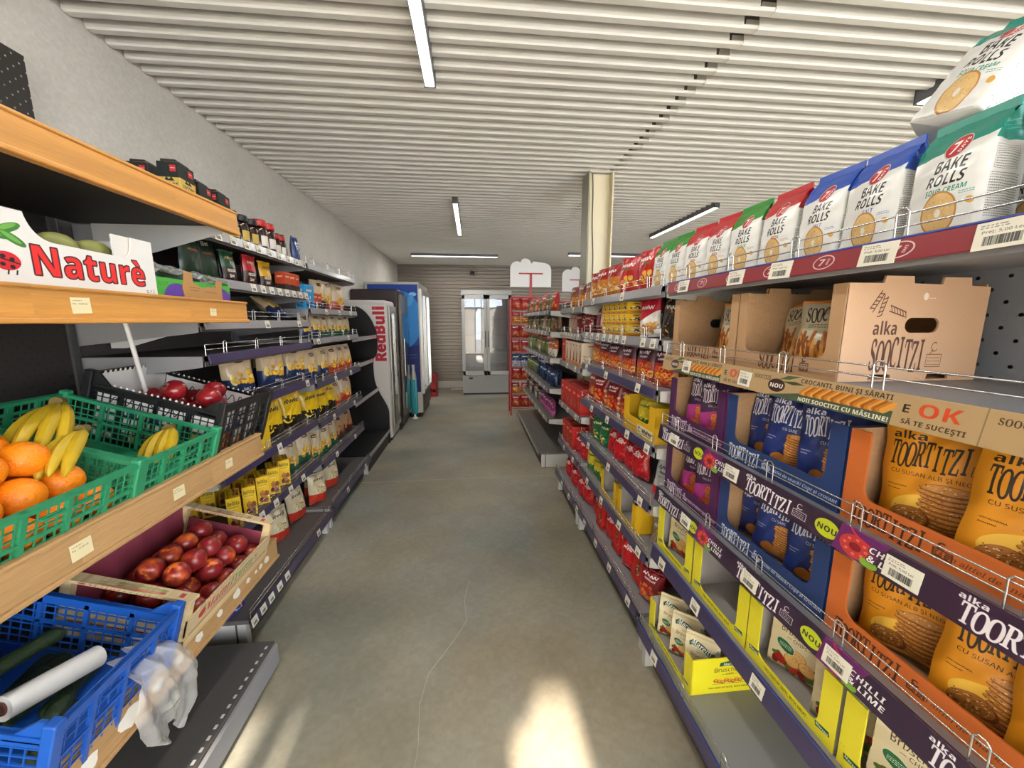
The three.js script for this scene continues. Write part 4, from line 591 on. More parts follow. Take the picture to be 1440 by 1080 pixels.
// second bay
const HB = [1.745, 1.52, 1.30, 1.04, 0.765, 0.505, 0.215];
{
  const L = (a, b) => a + ' ' + b;
  row('crisps_red', 4, 'R', 0.87, HB[0], -1.86, -2.24, 'red crisp bag with orange chips next to the white rusk bags', 'red crisp bags on the top shelf', { turn: 0.2 });
  row('puffs_orange', 5, 'R', 0.87, HB[0], -2.36, -2.7, 'orange puff bag with a red top on the top shelf', 'orange puff bags on the top shelf', { turn: 0.25 });
  row('crisps_black', 2, 'R', 0.87, HB[1], -1.62, -1.73, 'black and orange crisp bag beside the cardboard tray', 'black crisp bags', { turn: 0.25, scale: 0.88 });
  row('crisps_crimson', 2, 'R', 0.87, HB[1], -1.83, -1.95, 'crimson and white crisp bag beside the small yellow boxes', 'crimson crisp bags', { turn: 0.25, scale: 0.88 });
  for (let k = 0; k < 3; k++) for (let i = 0; i < 5; i++) put('mini_box', 'small yellow biscuit box piled between crimson and silver bags', 'small yellow biscuit boxes', 0.87, HB[1] + k * 0.0615, -2.05 - i * 0.08, -PI / 2, 0, 0);
  row('silver_bag', 1, 'R', 0.87, HB[1], -2.48, -2.48, 'silver bag with a red foot past the small yellow boxes', null, { turn: 0.2, scale: 0.9 });
  row('wine_bag', 2, 'R', 0.87, HB[1], -2.58, -2.69, 'wine red biscuit bag beside the silver bag', 'wine red biscuit bags by the silver bag', { turn: 0.2 });
  row('pretzel_red', 9, 'R', 0.87, HB[2], -1.66, -2.5, 'red pretzel bag with a plum band under the small yellow boxes', 'red pretzel bags', { turn: 0.3, scale: 0.9 });
  row('pretzel_red', 6, 'R', 0.97, HB[2], -1.68, -2.4, 'red pretzel bag with a plum band in the second rank', 'red pretzel bags behind', { turn: 0.3, scale: 0.88 });
  row('puffs_orange', 1, 'R', 0.87, HB[2], -2.63, -2.63, 'orange and red puff bag beside the tall cream boxes', null, {});
  const yb = tex(512, 256, (c, w, h) => { R_(c, '#dfae12', 0, 0, w, h); R_(c, '#e7d9ac', 250, 176, 240, 70); tx(c, 'C', 284, 208, 62, '#3a2430', { font: 'serif' }); scrawl(c, '#3a2430', 392, 208, 150, 26, 9); lines(c, '#5a4a40', 300, 234, 160, 1, 8, 4); lines(c, '#8d6a14', 20, 200, 190, 2, 14, 4); });
  const cb = place(displayBox({ w: 0.36, h: 0.17, d: 0.3, lip: 0.075, side: 0.06, front: card(yb), end: mat({ color: 0xdcae14, roughness: 0.6 }), inside: mat({ color: 0xdcae14, roughness: 0.6 }), label: 'yellow cardboard tray of small green and white snack packs' }), 0.815, HB[3], -1.80);
  row('lime_candy', 4, 'R', 0.885, HB[3] + 0.006, -1.70, -1.92, 'small yellow and green snack pack in the yellow tray', 'snack packs in the yellow tray', { turn: 0.3 });
  row('crouton_red', 5, 'R', 0.87, HB[3], -2.06, -2.52, 'red crouton bag beside the yellow tray', 'red crouton bags', { turn: 0.35 });
  row('crisps_red', 1, 'R', 0.87, HB[3], -2.65, -2.65, 'red crisp bag beside the upright red boxes', null, {});
  row('silver_bag', 2, 'R', 0.88, HB[4], -1.63, -1.73, 'silver bag near the purple tray, on the shelf below the yellow tray', 'silver bags low down', { turn: 0.5, roll: 0.15 });
  row('red_candy', 4, 'R', 0.88, HB[4], -1.87, -2.26, 'shiny red sweet bag below the yellow tray', 'shiny red sweet bags', { turn: 0.3, roll: 0.1 });
  row('green_candy', 2, 'R', 0.88, HB[4], -2.4, -2.54, 'green and gold sweet bag below the red crouton bags', 'green and gold sweet bags', { turn: 0.3 });
  row('wine_bag', 1, 'R', 0.88, HB[4], -2.67, -2.67, 'wine red bag beside the green and gold ones', null, {});
  const yo = { h: 0.16, d: 0.3, lip: 0.03, side: 0.04, front: mat({ color: 0xdfb012, roughness: 0.6 }), end: mat({ color: 0xdfb012, roughness: 0.6 }), inside: boxMat.greyIn };
  row('nut_bag', 2, 'R', 0.87, HB[5], -1.61, -1.70, 'grey nut bag next to the deep yellow tray', 'grey nut bags', { turn: 0.4 });
  place(displayBox({ ...yo, w: 0.24, label: 'deep yellow tray holding navy sweet bags' }), 0.815, HB[5], -1.89); place(displayBox({ ...yo, w: 0.26, label: 'deep yellow tray holding nut bags' }), 0.815, HB[5], -2.17);
  row('blue_candy', 2, 'R', 0.885, HB[5] + 0.006, -1.84, -1.94, 'navy sweet bag in a deep yellow tray', 'navy sweet bags', { turn: 0.5 });
  row('nut_bag', 2, 'R', 0.885, HB[5] + 0.006, -2.13, -2.22, 'nut bag in a deep yellow tray', 'nut bags in the tray', { turn: 0.4 });
  row('lime_candy', 3, 'R', 0.87, HB[5], -2.38, -2.64, 'yellow and green sweet bag past the deep yellow trays', 'yellow and green sweet bags', { turn: 0.3 });
  row('crouton_red', 1, 'R', 0.86, HB[6], -1.64, -1.64, 'red pack beside the bruschetta tray on the base shelf', null, { turn: 0.4 });
  row('red_box', 3, 'R', 0.93, HB[6], -1.78, -2.36, 'upright red box among sweet bags on the base shelf', 'red boxes on the base shelf', { jt: 0.03, turn: 0.05 });
  row(['red_candy', 'green_candy'], 6, 'R', 0.87, HB[6], -1.90, -2.26, 'shiny sweet bag between red boxes on the base shelf', 'sweet bags on the base shelf', { turn: 0.4, roll: 0.1 });
  row('red_candy', 3, 'R', 0.87, HB[6], -2.47, -2.7, 'shiny red sweet bag past the red boxes on the base shelf', 'red sweet bags on the base shelf', { turn: 0.3 });
}
// third bay
{
  row('pretzel_brown', 6, 'R', 0.87, 1.705, -2.84, -3.4, 'brown pretzel bag on the top shelf by the steel column', 'brown pretzel bags', { turn: 0.2 });
  row('wine_bag', 3, 'R', 0.87, 1.50, -2.83, -3.07, 'wine red biscuit bag under the brown pretzel bags', 'wine red bags by the column', { turn: 0.2, scale: 0.9 });
  row('pink_bag', 2, 'R', 0.87, 1.50, -3.22, -3.36, 'pale pink biscuit bag under the brown pretzel bags', 'pale pink biscuit bags', { turn: 0.2, scale: 0.86 });
  row('cream_box', 5, 'R', 0.90, 1.25, -2.83, -3.23, 'tall cream box with red print', 'tall cream boxes', { turn: 0, jt: 0.02, lean: 0, roll: 0 });
  row('red_box', 1, 'R', 0.90, 1.25, -3.36, -3.36, 'tall red box beside the cream boxes', null, { turn: 0, jt: 0, lean: 0, roll: 0 });
  row('red_box', 5, 'R', 0.90, 0.88, -2.85, -3.36, 'upright red box under the cream boxes', 'upright red boxes', { turn: 0.04, jt: 0.02, lean: 0, roll: 0 });
  row('red_candy', 2, 'R', 0.87, 0.515, -2.84, -2.98, 'shiny red bag under the upright red boxes', 'shiny red bags by the column', { turn: 0.2 });
  row('red_box', 3, 'R', 0.92, 0.515, -3.13, -3.37, 'red box on the low shelf by the column', 'red boxes by the column', { turn: 0.04, jt: 0.02, lean: 0, roll: 0 });
  row('red_candy', 6, 'R', 0.86, 0.2, -2.84, -3.38, 'shiny red bag on the base shelf by the column', 'red bags on the base shelf by the column', { turn: 0.2 });
}
// long grey unit
{
  const Z = [-4.1, -5.98];
  row(['crisps_red', 'seed_green', 'seed_brown', 'seed_brown'], 16, 'R', 0.87, 1.71, ...Z, 'small snack bag on the top shelf beside the red rack', 'snack bags, top of the long unit', { turn: 0.3 });
  row(['seed_brown', 'pink_bag', 'seed_green'], 16, 'R', 0.87, 1.49, ...Z, 'seed bag on the second shelf of the long grey unit', 'seed bags of the long unit', { turn: 0.2, scale: 0.95 });
  row('crisps_orange', 2, 'R', 0.87, 1.215, -4.1, -4.26, 'orange and white bag at the end of the long grey unit', 'orange and white bags', {});
  row(['seed_green', 'crisps_orange', 'seed_green'], 14, 'R', 0.87, 1.215, -4.42, -5.98, 'green seed or orange bag on the third shelf of the long grey unit', 'bags on the third shelf of the long unit', { turn: 0.2 });
  row('crisps_navy', 9, 'R', 0.87, 0.885, -4.1, -5.0, 'navy crisp bag on the long grey unit', 'navy crisp bags', { turn: 0.2 });
  row('seed_green', 7, 'R', 0.87, 0.885, -5.18, -5.98, 'green seed bag beside the navy crisp bags', 'green seed bags beside navy', { turn: 0.2 });
  row('crisps_pink', 5, 'R', 0.87, 0.55, -4.12, -4.68, 'pink crisp bag above the empty base shelf', 'pink crisp bags', { turn: 0.2 });
  row(['seed_green', 'crisps_navy', 'crisps_orange'], 8, 'R', 0.87, 0.55, -4.84, -5.96, 'mixed snack bag beside the pink ones, above the empty base shelf', 'mixed bags beside pink', { turn: 0.2 });
}

// ---------- wooden produce shelving on the left ----------
const noteMat = mat({ map: tex(128, 96, (c) => { R_(c, '#e3d6ab', 0, 0, 128, 96); lines(c, '#6a6350', 12, 18, 60, 1, 8, 3); tx(c, 'Preț: 15,00 Lei', 58, 36, 15, '#4a4536', { bold: false }); }), roughness: 0.8 });
const TILT = 17 * PI / 180;
{
  const t = thing('produce_shelf_unit', 'wooden-fronted produce shelf unit with dark back and base', 'shelf unit', [-1.3, 0, -1.17]);
  const z0 = -0.48, z1 = -1.85;
  const zp = -1.772, pb = new THREE.PlaneGeometry(z0 - zp, 2.42); scaleUV(pb, (z0 - zp) / 0.042, 2.42 / 0.042); pb.rotateY(PI / 2); pb.translate(-1.64, 1.36, (z0 + zp) / 2); wpart('back_panel', pb, M.pegBlack, t);
  wpart('rear_board', box(-1.665, -1.66, 0.15, 2.02, z0, zp), M.black, t);
  for (const z of [z0, zp + 0.016]) wpart('upright', rbox(-1.69, -1.63, 0, 2.3, z - 0.014, z + 0.014, 0.002), M.darkGrey, t);
  const front = (y0, y1, x, m, name) => { const g = metreUV(join([rbox(x - 0.018, x, y0 + 0.012, y1 - 0.008, z1, z0, 0.003), rbox(x - 0.022, x + 0.008, y0, y0 + 0.014, z1 - 0.002, z0, 0.004), rbox(x - 0.026, x + 0.005, y1 - 0.01, y1, z1 - 0.002, z0, 0.004)]), 0.5); return wpart(name, g, m, t); };
  const dk = mat({ color: 0x3b3532, roughness: 0.6 });
  wpart('shelf', box(-1.63, -1.02, 2.0, 2.02, z1, z0), dk, front(1.965, 2.06, -1.0, M.wood, 'wooden_front'));
  wpart('shelf', box(-1.63, -1.02, 1.655, 1.672, z1, z0), dk, front(1.595, 1.685, -1.0, M.wood, 'wooden_front'));
  const f3 = front(0.975, 1.085, -1.0, M.wornWood, 'wooden_front'), f4 = front(0.45, 0.552, -0.98, M.wornWood, 'wooden_front');
  for (const [f, y, x] of [[f3, 1.02, -1.02], [f4, 0.49, -1.0]]) { const g = box(-0.6, 0, -0.02, 0, z1, z0); g.rotateZ(-TILT); g.translate(x, y, 0); wpart('sloping_shelf', g, dk, f); }
  for (const [y, x] of [[2.0, -1.05], [1.65, -1.05]]) for (const z of [z1 + 0.03]) { const q = plate(poly([[0, 0], [0.5, 0], [0.5, -0.16], [0.44, -0.16], [0.02, -0.035], [0, -0.03]]), 0.003); q.rotateY(PI); q.translate(x, y - 0.004, z); wpart('bracket', q, M.lightGrey, t); }
  wpart('stay', rod(V(-1.3, 1.6, -1.6), V(-1.36, 1.3, -1.72), 0.008, 8), M.white, t);
  const notes = [[-1.11, 1.64, -1.0, 0.05], [-1.62, 1.635, -1.0, 0.035], [-1.0, 1.03, -0.999, 0.055], [-1.33, 1.03, -0.999, 0.05], [-1.6, 1.03, -0.999, 0.045]];
  for (const [z, y, x, w] of notes) { const g = new THREE.BoxGeometry(w, w * 0.8, 0.001); g.rotateY(PI / 2); g.rotateX(rr(-0.06, 0.06)); g.translate(x + 0.0012, y, z); wpart('price_note', g, noteMat, t); }
  // torn remains of old labels on the lowest front
  for (const [z, w] of [[-1.02, 0.075], [-1.12, 0.05], [-1.2, 0.045], [-1.3, 0.04], [-1.41, 0.035], [-1.52, 0.05], [-1.6, 0.03], [-1.66, 0.02], [-1.7, 0.03], [-1.75, 0.04], [-0.9, 0.06]]) { const s = new THREE.Shape(); for (let k = 0; k < 12; k++) { const a = k / 12 * 2 * PI, r = w / 2 * rr(0.75, 1.1), p = [Math.cos(a) * r, Math.sin(a) * r * 0.8]; k ? s.lineTo(...p) : s.moveTo(...p); } const g = plate(s, 0.0008); g.rotateY(PI / 2); g.translate(-0.9795, 0.5, z); wpart('label_scrap', g, M.paper, t); }
  wpart('base_plate', rbox(-1.62, -0.945, 0.105, 0.13, -0.35, -1.68, 0.004), M.basePlate, t);
  wpart('base_rail', rbox(-0.948, -0.93, 0.02, 0.118, -0.35, -1.675, 0.003), M.grey, t);
  wpart('base_slots', join(span(-0.75, -1.64, 24).map((z) => box(-0.968, -0.958, 0.1302, 0.1312, z - 0.008, z + 0.008))), M.lightGrey, t).userData.kind = 'stuff';
  wpart('base_foot', join([-0.5, -1.6].map((z) => box(-1.6, -1.0, 0, 0.105, z - 0.03, z + 0.03))), M.darkGrey, t);
}
// plastic lattice crate: origin at front foot middle; w along x, depth to -z, h up
function crate(name, label, w, d, h, m, o = {}) {
  const g = thing(name, label, 'crate'), T = 0.006, nB = o.rows ?? 5;
  const wall = (len, low, hand) => {
    const L = [box(-len / 2, len / 2, 0, 0.014, -T, 0)], n = Math.round(len / (o.cell ?? 0.022));
    const top = h * (low ? 0.86 : 1);
    for (let k = 1; k < nB; k++) { const y = 0.014 + (top - 0.03) * k / nB; L.push(box(-len / 2, len / 2, y - 0.0018, y + 0.0018, -T * 0.8, -T * 0.2)); }
    for (let k = 0; k <= n; k++) { const x = -len / 2 + len * k / n; L.push(box(x - 0.0016, x + 0.0016, 0.01, top - 0.012, -T * 0.75, -T * 0.25)); }
    for (let k = 0; k <= 4; k++) { const x = -len / 2 + len * k / 4; L.push(box(x - 0.006, x + 0.006, 0, top, -T, 0.004)); }
    L.push(box(-len / 2, len / 2, top - 0.012, top, -T - 0.004, 0.006), box(-len / 2, len / 2, top * 0.52 - 0.005, top * 0.52 + 0.004, -T, 0.003));
    if (o.band) L.push(box(-len / 2, len / 2, top - 0.03, top, -T, 0.003));
    if (low) for (const e of [-1, 1]) { const q = plate(poly([[0, top - 0.02], [0.10, top - 0.02], [0.035, h + 0.008], [0, h + 0.008]]), 0.008); if (e > 0) q.rotateY(PI); q.translate(e * len / 2, 0, e > 0 ? 0.003 : -0.005); L.push(q); }
    if (hand) L.push(box(-0.06, 0.06, top * 0.72, top * 0.72 + 0.006, -T, 0.003));
    return join(L);
  };
  const F = (n, len, low, hand, pos, ry) => part(n, wall(len, low, hand), m, g, pos, [0, ry, 0]);
  F('lattice_wall', w, false, true, [0, 0, 0], 0); F('lattice_wall', w, false, true, [0, 0, -d], PI); F('lattice_wall', d, o.lowEnds, false, [w / 2, 0, -d / 2], PI / 2); F('lattice_wall', d, o.lowEnds, false, [-w / 2, 0, -d / 2], -PI / 2);
  for (const [x, z] of [[-1, 0], [1, 0], [-1, 1], [1, 1]]) part('corner_post', rbox(x * w / 2 - 0.014, x * w / 2 + 0.014, 0, h + 0.012, -z * d - 0.014 + (z ? 0.006 : -0.006), -z * d + 0.014 + (z ? 0.006 : -0.006), 0.005), m, g);
  part('crate_floor', box(-w / 2, w / 2, 0.002, 0.008, -d, 0), m, g);
  return g;
}
function tilted(o, x, y, z, tilt = TILT) { o.position.set(x, y, z); o.rotation.set(0, 0, 0); o.quaternion.copy(new THREE.Quaternion().setFromEuler(new THREE.Euler(0, 0, -tilt)).multiply(new THREE.Quaternion().setFromEuler(new THREE.Euler(0, PI / 2, 0)))); o.updateMatrixWorld(true); return o; }
const inside = (o, x, y, z) => V(x, y, z).applyMatrix4(o.matrixWorld);
const plastic = (c) => phys({ color: c, roughness: 0.42, clearcoat: 0.2, clearcoatRoughness: 0.3 });
const green = plastic(0x2f9468), blueP = plastic(0x1656b4), blackP = plastic(0x1c1c1f);
const cg1 = tilted(crate('plastic_crate', 'green lattice crate full of oranges and bananas', 0.40, 0.53, 0.165, green, { rows: 6 }), -1.03, 1.03, -0.985);
const cg2 = tilted(crate('plastic_crate', 'green lattice crate with few bananas next to the black crate', 0.34, 0.53, 0.165, green, { rows: 6 }), -1.03, 1.03, -1.365);
const ck = tilted(crate('plastic_crate', 'black lattice crate holding big red apples', 0.34, 0.48, 0.25, blackP, { cell: 0.026, rows: 6, band: true, lowEnds: true }), -1.035, 1.035, -1.735);
// oranges
const orangeTex = dataTex(128, (x, y) => { const v = 1 + (nh(x * 2, y * 2) - 0.5) * 0.16 + (nf(x * 2, y * 2) - 0.5) * 0.2; return [cl(250 * v), cl(140 * v), cl(8 * v)]; });
const peelBump = dataTex(128, (x, y) => { const v = 255 * nh(x * 2 & 255, y * 2 & 255); return [v, v, v]; }, false);
peelBump.repeat.set(3, 2);
const orangeMat = phys({ map: orangeTex, bumpMap: peelBump, bumpScale: 0.0016, roughness: 0.45, clearcoat: 0.2, clearcoatRoughness: 0.35 });
function fruitGeo(r, sq = 0.95, dim = 0.1, cleft = 0) {
  const g = new THREE.SphereGeometry(r, 26, 18), p = g.attributes.position, v = V(0, 0, 0);
  for (let i = 0; i < p.count; i++) { v.fromBufferAttribute(p, i); const a = Math.acos(Math.max(-1, Math.min(1, v.y / r))), th = Math.atan2(v.z, v.x); let k = 1 - dim * Math.exp(-a * a * 14) - dim * 0.4 * Math.exp(-(PI - a) * (PI - a) * 14); if (cleft) k -= cleft * Math.exp(-Math.pow(th / 0.16, 2)) * Math.sin(a); v.multiplyScalar(k); v.y *= sq; p.setXYZ(i, v.x, v.y, v.z); }
  g.computeVertexNormals(); return g;
}
{
  const og = fruitGeo(0.0465, 0.96, 0.04), sg = new THREE.CylinderGeometry(0.004, 0.004, 0.003, 6); sg.translate(0, 0.0428, 0); const sm = mat({ color: 0x55702c });
  const q = 0.0945, spots = []; [[4, 4], [3, 3], [3, 2]].forEach(([nx, nz], L) => { for (let i = 0; i < nx; i++) for (let j = 0; j < nz; j++) if (!(L === 0 && j === 3)) spots.push([(i - 1.5) * q + (L === 1 ? q / 2 : 0), 0.056 + L * 0.069, -0.06 - j * q - (L ? q / 2 : 0) - (L === 2 ? q / 2 : 0)]); });
  for (const [x, y, z] of spots) { const w = inside(cg1, x, y, z), o = thing('orange', 'bright orange fruit in the green lattice crate', 'orange', w.toArray(), 0, 'oranges in the green crate'); o.rotation.set(rr(-1, 1), rr(0, 6), rr(-1, 1)); part('peel', og, orangeMat, o); part('stem_scar', sg, sm, o); }
}
// bananas: bunch of curved fingers under a crown
const bananaTex = dataTex(256, (x, y) => { const t = y / 255, k = (nf(x, y * 2) - 0.5), sp = nh(x, y) > 0.78 && nf(x * 2 + 40, y) > 0.62 ? 0.45 : 1; const g = Math.max(0, 1 - t * 6); const R = 190 - g * 60 + k * 40, G = 158 - g * 10 + k * 30, B = 30 + g * 8 + k * 10; return [cl(R * sp), cl(G * sp), cl(B * sp)]; });
const bananaMat = mat({ map: bananaTex, roughness: 0.5 });
function bananaGeo(L, bend) {
  const N = 18, K = 10, p = [], uv = [], ix = [];
  for (let i = 0; i <= N; i++) { const t = i / N, a = t * bend, R = L / bend; const cx = R * Math.sin(a), cy = R * (Math.cos(a) - 1); let r = 0.0165 * Math.pow(Math.sin(PI * Math.min(1, 0.1 + t * 0.88)), 0.5); if (t < 0.16) r = 0.006 + (r - 0.006) * t / 0.16; if (t > 0.95) r *= 0.5; for (let k = 0; k <= K; k++) { const q = k / K * 2 * PI, rr_ = r * (1 + 0.06 * Math.cos(5 * q)); p.push(cx + Math.sin(a) * rr_ * Math.cos(q), cy + Math.cos(a) * rr_ * Math.cos(q), rr_ * Math.sin(q)); uv.push(k / K, t); } }
  for (let i = 0; i < N; i++) for (let k = 0; k < K; k++) { const a = i * (K + 1) + k, b = a + 1, c = a + K + 1, d = c + 1; ix.push(a, b, d, a, d, c); }
  const g = new THREE.BufferGeometry(); g.setAttribute('position', new THREE.Float32BufferAttribute(p, 3)); g.setAttribute('uv', new THREE.Float32BufferAttribute(uv, 2)); g.setIndex(ix); g.computeVertexNormals(); return g;
}
function bunch(label, pos, turn, n, L) {
  const o = thing('banana_bunch', label, 'bananas', pos, turn, null), g = bananaGeo(L, 0.95);
  for (let i = 0; i < n; i++) { const b = part('banana', g, bananaMat, o); b.position.set(0, 0, 0); b.rotation.set((i - (n - 1) / 2) * 0.30 + rr(-0.03, 0.03), -(i - (n - 1) / 2) * 0.30, rr(-0.04, 0.04)); b.position.z = (i - (n - 1) / 2) * 0.006; b.position.y = -i * 0.004; }
  const cr = new THREE.CylinderGeometry(0.012, 0.017, 0.03, 8); cr.rotateZ(PI / 2); cr.translate(-0.008, 0.002, 0); part('crown', cr, mat({ color: 0x6d5a26, roughness: 0.8 }), o); return o;
}
{
  bunch('large banana bunch lying behind the oranges', [-1.21, 1.365, -1.225], -1.25, 5, 0.235);
  bunch('loose pair of bananas between the oranges and the large bunch', [-1.105, 1.295, -1.165], -1.3, 3, 0.17);
  let w = inside(cg2, -0.10, 0.075, -0.30); bunch('short bananas lying on the floor of the second green crate', [w.x, w.y, w.z - 0.08], -1.9, 3, 0.17);
  bunch('small greenish banana bunch leaning on the front of its green crate', [-1.075, 1.225, -1.43], -1.35, 4, 0.16);
}
// black crate: printed liner box and apples
{
  const pr = tex(512, 256, (c, w, h) => { R_(c, '#dcd9d4', 0, 0, w, h); scrawl(c, '#3a3a44', 190, 70, 200, 50, 5); scrawl(c, '#3a3a44', 390, 74, 150, 44, 5); for (const x of [150, 260, 360]) E_(c, '#3a3f88', x, 120, 24, 22); for (let i = 0; i < 40; i++) E_(c, ['#b5642c', '#7a2a2a', '#c9a04a', '#b23a2c'][i % 4], rr(0, 200), rr(150, 250), rr(14, 26), rr(12, 22)); for (let i = 0; i < 30; i++) E_(c, ['#e0b07a', '#d98a5a', '#3e4c30'][i % 3], rr(200, 512), rr(190, 250), rr(12, 22), rr(10, 18)); });
  const t = tilted(thing('paper_liner', 'white scalloped cardboard liner with printed fruit inside the black crate', 'liner'), -1.05, 1.052, -1.735);
  const sc = (len, h) => { const s = new THREE.Shape(); s.moveTo(-len / 2, 0); s.lineTo(len / 2, 0); s.lineTo(len / 2, h); const n = Math.round(len / 0.022); for (let k = n; k > 0; k--) { const x = -len / 2 + len * k / n, q = len / n; s.quadraticCurveTo(x - q * 0.08, h + 0.012, x - q * 0.32, h + 0.011); s.lineTo(x - q * 0.5, h); s.lineTo(x - q, h); } s.lineTo(-len / 2, 0); return s; };
  const wm = mat({ color: 0xdfdcd6, roughness: 0.8 }), pm = card(pr);
  part('liner_wall', plate(sc(0.32, 0.19), 0.002), pm, t, [0, 0, -0.012]); part('liner_wall', plate(sc(0.32, 0.24), 0.002), wm, t, [0, 0, -0.43]);
  const e = plate(sc(0.41, 0.20), 0.002); e.rotateY(PI / 2); part('liner_wall', e, pm, t, [0.16, 0, -0.22]); part('liner_wall', e, pm, t, [-0.162, 0, -0.22]); part('liner_floor', box(-0.16, 0.16, 0.002, 0.004, -0.43, -0.012), wm, t);
  const at_ = dataTex(128, (x, y) => { const k = nf(x * 3, y) - 0.5; return [cl(150 + k * 70), cl(28 + k * 40), cl(34 + k * 24)]; }), am = phys({ map: at_, roughness: 0.3, clearcoat: 0.5 });
  const ag = fruitGeo(0.043, 0.9, 0.2), st = new THREE.CylinderGeometry(0.0016, 0.0016, 0.018, 5); st.translate(0, 0.036, 0);
  for (const [x, y, z] of [...[0.05, 0.132].flatMap((y) => [-0.07, -0.17, -0.27, -0.365].flatMap((z) => [-0.11, -0.0, 0.11].map((x) => [x, y, z]))), [-0.04, 0.21, -0.12], [-0.06, 0.21, -0.24], [0.06, 0.21, -0.16]]) { const w = inside(t, x, y, z), o = thing('apple', 'big dark red apple in the black lattice crate', 'apple', w.toArray(), 0, 'apples in the black crate'); o.rotation.set(rr(-0.6, 0.6), rr(0, 6), rr(-0.6, 0.6)); part('skin', ag, am, o); part('stem', st, mat({ color: 0x5a4326 }), o); }
}
// white printed box on the middle shelf
{
  const nt = tex(1024, 320, (c, w, h) => {
    R_(c, '#dddcd8', 0, 0, w, h); grain(c, w, h, 1200, 0.02); tx(c, 'Naturè', 712, 196, 172, '#dd2b2a', { sx: 0.86, stroke: '#3a1a1c', lw: 13 }); tx(c, 's.r.l.', 985, 284, 30, '#4a4a4a', { bold: false }); lines(c, '#9a9a96', 770, 98, 90, 1, 5, 4); c.translate(250, 0);
    for (const [x, y, a] of [[120, 110, 0.2], [160, 80, -0.5], [110, 70, -0.9], [170, 120, 0.6]]) { E_(c, '#3f7a34', x, y, 46, 17, a); E_(c, '#6aa848', x - 4, y - 4, 36, 9, a); }
    E_(c, '#1d1416', 96, 204, 26, 24); E_(c, '#c8202c', 138, 214, 44, 38); c.strokeStyle = '#1d1416'; c.lineWidth = 5; c.beginPath(); c.moveTo(100, 198); c.lineTo(180, 222); c.stroke(); for (const [x, y] of [[130, 196], [156, 206], [126, 228], [154, 236]]) E_(c, '#1d1416', x, y, 8, 8); E_(c, '#f2f2f2', 90, 198, 7, 8); for (const x of [108, 140, 166]) { c.beginPath(); c.moveTo(x, 248); c.lineTo(x - 4, 268); c.stroke(); }
  });
  const W = 0.66, H = 0.175, D = 0.36, g = thing('fruit_box', 'white cardboard fruit box with red lettering on its front', 'cardboard box', [-1.03, 1.6755, -1.075], PI / 2);
  const s = new THREE.Shape(); s.moveTo(-W / 2, 0); s.lineTo(W / 2, 0); s.lineTo(W / 2, H); s.lineTo(W / 2 - 0.075, H); s.quadraticCurveTo(W / 2 - 0.075, H * 0.66, W / 2 - 0.11, H * 0.64); s.lineTo(-W / 2 + 0.36, H * 0.66); s.quadraticCurveTo(-W / 2 + 0.31, H * 0.68, -W / 2 + 0.30, H); s.lineTo(-W / 2, H); s.lineTo(-W / 2, 0);
  const wm = mat({ color: 0xd9d7d2, roughness: 0.75 }), om = mat({ color: 0xc98a3c, roughness: 0.8 });
  part('front_panel', plate(s, 0.005), card(nt), g, [0, 0, -0.005]); part('front_lining', plate(s, 0.001), om, g, [0, 0, -0.0062]); part('back_panel', box(-W / 2, W / 2, 0, H, -D, -D + 0.005), wm, g);
  for (const x of [-W / 2, W / 2 - 0.005]) part('end_panel', box(x, x + 0.005, 0, H, -D + 0.005, -0.006), wm, g);
  part('corner_flap', box(W / 2 - 0.13, W / 2 - 0.006, H * 0.4, H, -0.012, -0.0075), wm, g); part('corner_flap', box(-W / 2 + 0.24, -W / 2 + 0.36, H * 0.2, H * 1.02, -0.24, -0.235), wm, g);
  part('tray_liner', box(-W / 2 + 0.006, W / 2 - 0.006, 0.085, 0.09, -D + 0.006, -0.008), om, g); const fl = box(-0.05, 0.05, 0, 0.005, -0.03, 0.03); fl.rotateZ(0.5); part('liner_flap', fl, om, g, [0.07, 0.165, -0.2]);
  g.updateMatrixWorld(true);
  const pt = dataTex(128, (x, y) => { const k = nf(x * 2, y * 2) - 0.5; return [cl(132 + k * 50), cl(134 + k * 46), cl(70 + k * 40)]; }), pm = mat({ map: pt, roughness: 0.55 });
  const pg = lathe([[0, -0.04], [0.016, -0.038], [0.029, -0.027], [0.033, -0.008], [0.029, 0.013], [0.02, 0.03], [0.012, 0.04], [0.006, 0.045], [0, 0.044]], 20), sg = new THREE.CylinderGeometry(0.002, 0.003, 0.022, 6); sg.translate(0, 0.052, 0);
  for (const [x, z] of [[0.2, -0.06], [0.1, -0.06], [0.0, -0.06], [-0.1, -0.06], [-0.04, -0.16], [0.07, -0.17], [0.18, -0.16], [-0.16, -0.16], [0.13, -0.27], [0.02, -0.27]]) { const w = inside(g, x, 0.0905 + 0.034, z), o = thing('pear', 'green pear in the white fruit box', 'pear', w.toArray(), 0, 'pears in the white box'); o.rotation.set(1.35 + rr(-0.2, 0.2), rr(0, 6), 0); part('skin', pg, pm, o); part('stem', sg, mat({ color: 0x5a4a2a }), o); }
}
